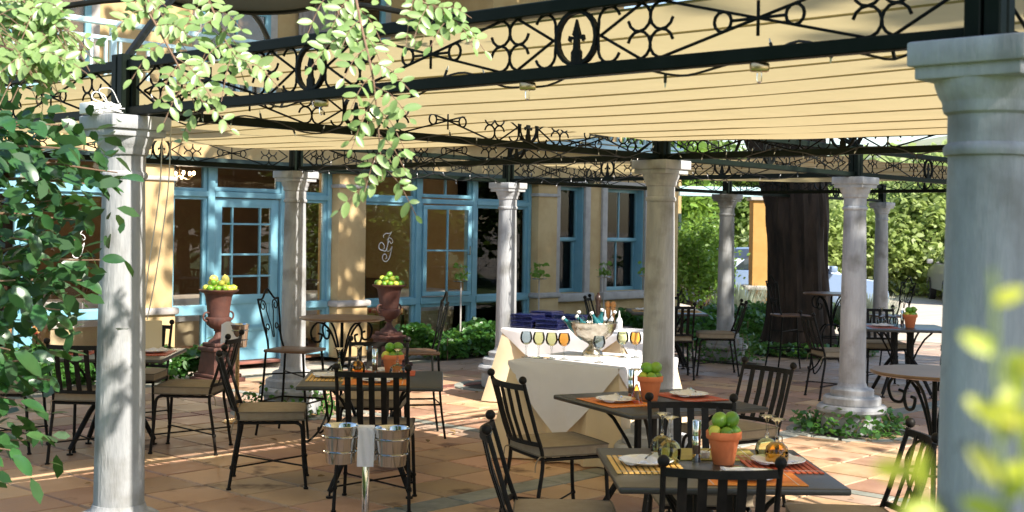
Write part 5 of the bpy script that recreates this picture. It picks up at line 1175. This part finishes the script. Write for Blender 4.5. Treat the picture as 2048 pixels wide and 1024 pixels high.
# ------------------------------------------------------------------ cars
def car(label, x, y, rz, paint, sedan=True):
    t = thing('parked_car', label, 'car', (x,y,-.07), rz, 'cars parked beyond the terrace'); L = 4.2; w = .84
    # side outline: x along length (front +x), z height
    low = [(-2.08,.30),(-2.12,.55),(-2.10,.80),(-2.02,.98),(-1.50,1.02),(-1.35,1.03),(.75,.98),(1.0,.96),(1.85,.82),(2.05,.68),(2.10,.48),(2.06,.28)]
    def loft(sec, m):
        n = len(sec[0]); vs = [p for s_ in sec for p in s_]
        fs = [(j*n+i, j*n+i+1, (j+1)*n+i+1, (j+1)*n+i) for j in range(len(sec)-1) for i in range(n-1)]
        fs += [tuple(range(n)), tuple((len(sec)-1)*n+i for i in range(n))[::-1]]; m.add(vs, fs)
    m = MB(); sec = []
    for yy, k, dz in ((-w,.93,.03),(-w*.985,.975,.01),(-w*.90,.995,.0),(0,1.0,.012),(w*.90,.995,.0),(w*.985,.975,.01),(w,.93,.03)):
        sec.append([(px_*k, yy, .3+(z-.3)*(1-dz*2)+ (dz if abs(yy) > .8 else 0)) for px_, z in low])
    loft(sec, m); m.build('body', MT[paint], t, 40)
    cab = [(-1.52,1.0),(-1.15,1.30),(-.75,1.43),(.0,1.46),(.35,1.40),(1.05,.96)] if sedan else [(-2.0,1.0),(-1.85,1.3),(-1.4,1.46),(.0,1.5),(.35,1.42),(1.1,.96)]
    m = MB(); sec = [[(x_*(.97 if abs(yy) > .5 else 1), yy*(1-.22*max(0,(z-1.0))/.46), z-.02*(abs(yy) > .5)) for x_, z in cab] for yy in (-.80,-.76,-.3,.3,.76,.80)]
    loft(sec, m); m.build('roof', MT[paint], t, 40)
    def glass_quad(pts, nm): 
        m = MB(); c = sum((Vector(p) for p in pts), Vector())/len(pts); nrm = (Vector(pts[1])-Vector(pts[0])).cross(Vector(pts[2])-Vector(pts[0])).normalized()
        m.add([Vector(p)+nrm*.012 for p in pts]+[Vector(p)-nrm*.012 for p in pts], [tuple(range(len(pts))), tuple(range(2*len(pts)-1, len(pts)-1, -1))]+[(i,len(pts)+i,len(pts)+(i+1)%len(pts),(i+1)%len(pts)) for i in range(len(pts))]); m.build(nm, MT['carglass'], t, 0)
    glass_quad([(1.0,-.70,.99),(1.0,.70,.99),(.38,.58,1.39),(.38,-.58,1.39)], 'windscreen')
    glass_quad([(cab[0][0]+.03,.68,1.02),(cab[0][0]+.03,-.68,1.02),(cab[1][0]-.02,-.60,1.30),(cab[1][0]-.02,.60,1.30)], 'rear_window')
    for s in (-1, 1):
        glass_quad([(-1.3,s*.79,1.04),(-.2,s*.795,1.04),(-.2,s*.66,1.40),(-.85,s*.66,1.37)], 'side_window'); glass_quad([(-.14,s*.795,1.04),(.82,s*.79,1.02),(.30,s*.66,1.37),(-.14,s*.66,1.40)], 'side_window')
        MB().bevbox(.72,s*.92-.08,1.0,.86,s*.92+.08,1.13,.03,2).build('wing_mirror', MT[paint], t)
        MB().bevbox(1.80,s*.62-.14,.66,2.04,s*.62+.14,.78,.03,2).build('headlight', MT['steel'], t); MB().bevbox(-2.13,s*.66-.13,.74,-2.0,s*.66+.13,.94,.02,2).build('tail_light', MT['red'], t)
        for xx in (-1.32,1.30):
            wh = MB().tube([(xx,s*.70,.31),(xx,s*.86,.31)], .31, 28).build('tyre', MT['rubber'], t); MB().tube([(xx,s*.80,.31),(xx,s*.872,.31)], .20, 20).build('rim', MT['steel'], wh)
    MB().bevbox(-2.16,-.26,.60,-2.10,.26,.72,.004,1).build('number_plate', MT['plastic'], t); MB().bevbox(-2.16,-.7,.28,-2.02,.7,.36,.02,1).build('bumper', MT['rubber'], t)
    return t
car('pale blue car parked behind the dark trunk', 5.7, 27.6, R(8), 'carA', False)
car('silver saloon parked at the right with its tail lamp showing', 12.35, 35.2, R(80), 'carB', True)

# ------------------------------------------------------------------ string lights, cords, boxes on the pergola
def string_lights(p, q, label, seed, side=1):
    r = random.Random(seed); d = q-p; L = d.length; dn = d.normalized(); nrm = Vector((dn.y,-dn.x,0))*side; n = int(L/.10); pts = []
    t = thing('string_lights', label, 'string lights', (0,0,0), 0, 'strings of little lights along the pergola beams')
    for i in range(n+1):
        x = .08+(L-.16)*i/n; b = p+dn*x+nrm*(.034+.012*math.sin(i*1.7)); pts.append(Vector((b.x, b.y, 2.262+.030*math.sin(i*.9+seed)+.012*r.uniform(-1,1))))
    MB().tube(spline(pts, 3), .0042, 5).build('cable', MT['cable'], t)
    for i in range(1, n, 2):
        c = pts[i]; v = Vector((r.uniform(-.5,.5), r.uniform(-.5,.5), r.choice((-1,-.8,1)))).normalized(); b = MB().tube([c, c+v*.028], .0055, 6); b.build('lamp_holder', MT['cable'], t); MB().tube([c+v*.026, c+v*.044], [.0042,.0018], 6).build('bulb', MT['bulb'], t)
for k, (p, q, lab, s) in enumerate(((A,B,'string of tiny lights along the near front beam of the pergola',-1),(A,Cc,'string of tiny lights on the beam from the sunlit column to the buffet column',1),(D,Cc,'string of tiny lights on the beam from the blue door column to the buffet column',1),(D,Ee,'string of tiny lights on the house-side beam',1),(Ee,Ff,'string of tiny lights on the beam crossing above the trunk',1),(Cc,I_,'string of tiny lights on the beam right of the buffet column',1))): string_lights(p, q, lab, k+1, s)
def lampholder(p, lab):
    t = thing('brass_lamp_holder', lab, 'lamp', p, 0, 'bare lamp holders under the pergola beams'); MB().bevbox(-.028,-.014,-.026,.028,.014,0,.006,2).build('holder', MT['brass'], t); MB().lathe([(.007,-.024),(.009,-.035),(.008,-.055),(.002,-.06)], 12).build('bulb', MT['clear'], t)
for tt, lab in ((.35,'brass lamp holder under the front beam, nearest the hanging leaves'),(.615,'brass lamp holder under the middle of the front beam'),(.835,'brass lamp holder under the front beam, beside the largest column')):
    lampholder(A.lerp(B,tt)+Vector((0,0,2.241)), lab)
t = thing('junction_box', 'white box tangled with white wire on top of the sunlit column', 'box', (A.x-.11,A.y-.105,2.241), VANG)
MB().bevbox(-.05,-.04,0,.10,.05,.052,.006,2).build('box', MT['plastic'], t)
r = random.Random(4); m = MB()
for k in range(5): m.tube(spline([(r.uniform(-.06,.12), -.05+r.uniform(-.02,.02), .012+r.uniform(0,.05)) for _ in range(7)],5), .0022, 5)
m.tube(spline([(.05,-.03,.05),(.03,-.03,.09),(-.02,-.035,.10),(-.03,-.035,.07),(.03,-.04,.05)],6), .0028, 5).tube(spline([(.04,-.04,.05),(.0,-.04,.11),(.06,-.04,.12),(.10,-.04,.06)],6), .002, 5); m.build('wire', MT['plastic'], t)
for dx, lab in ((.145,'left of two slack blind cords hanging beside the sunlit column'),(.185,'right of two slack blind cords hanging beside the sunlit column')):
    q = A+Vector((dx,.12,0)); t = MB().tube(spline([(q.x,q.y,2.24),(q.x-.01,q.y,1.9),(q.x-.06,q.y,1.5),(q.x-.075 if dx < .16 else q.x-.1,q.y,1.28)],6), .003, 5).build('blind_cord', MT['cord']); tag(t, lab, 'cord', 'blind cords')
# far hills closing the view
m = MB(); n = 60; vs = []
for i in range(n+1):
    a = R(20+140*i/n); rr_ = 420; h = 26+10*math.sin(i*.35)+6*math.sin(i*.9+1)
    vs += [(rr_*math.cos(a), rr_*math.sin(a), -1), (rr_*1.12*math.cos(a), rr_*1.12*math.sin(a), h*.7), (rr_*1.3*math.cos(a), rr_*1.3*math.sin(a), h)]
m.add(vs, [f for i in range(n) for f in ((i*3,i*3+3,i*3+4,i*3+1),(i*3+1,i*3+4,i*3+5,i*3+2))])
o = m.build('hills', MT['hill']); tag(o, None, kind='structure')
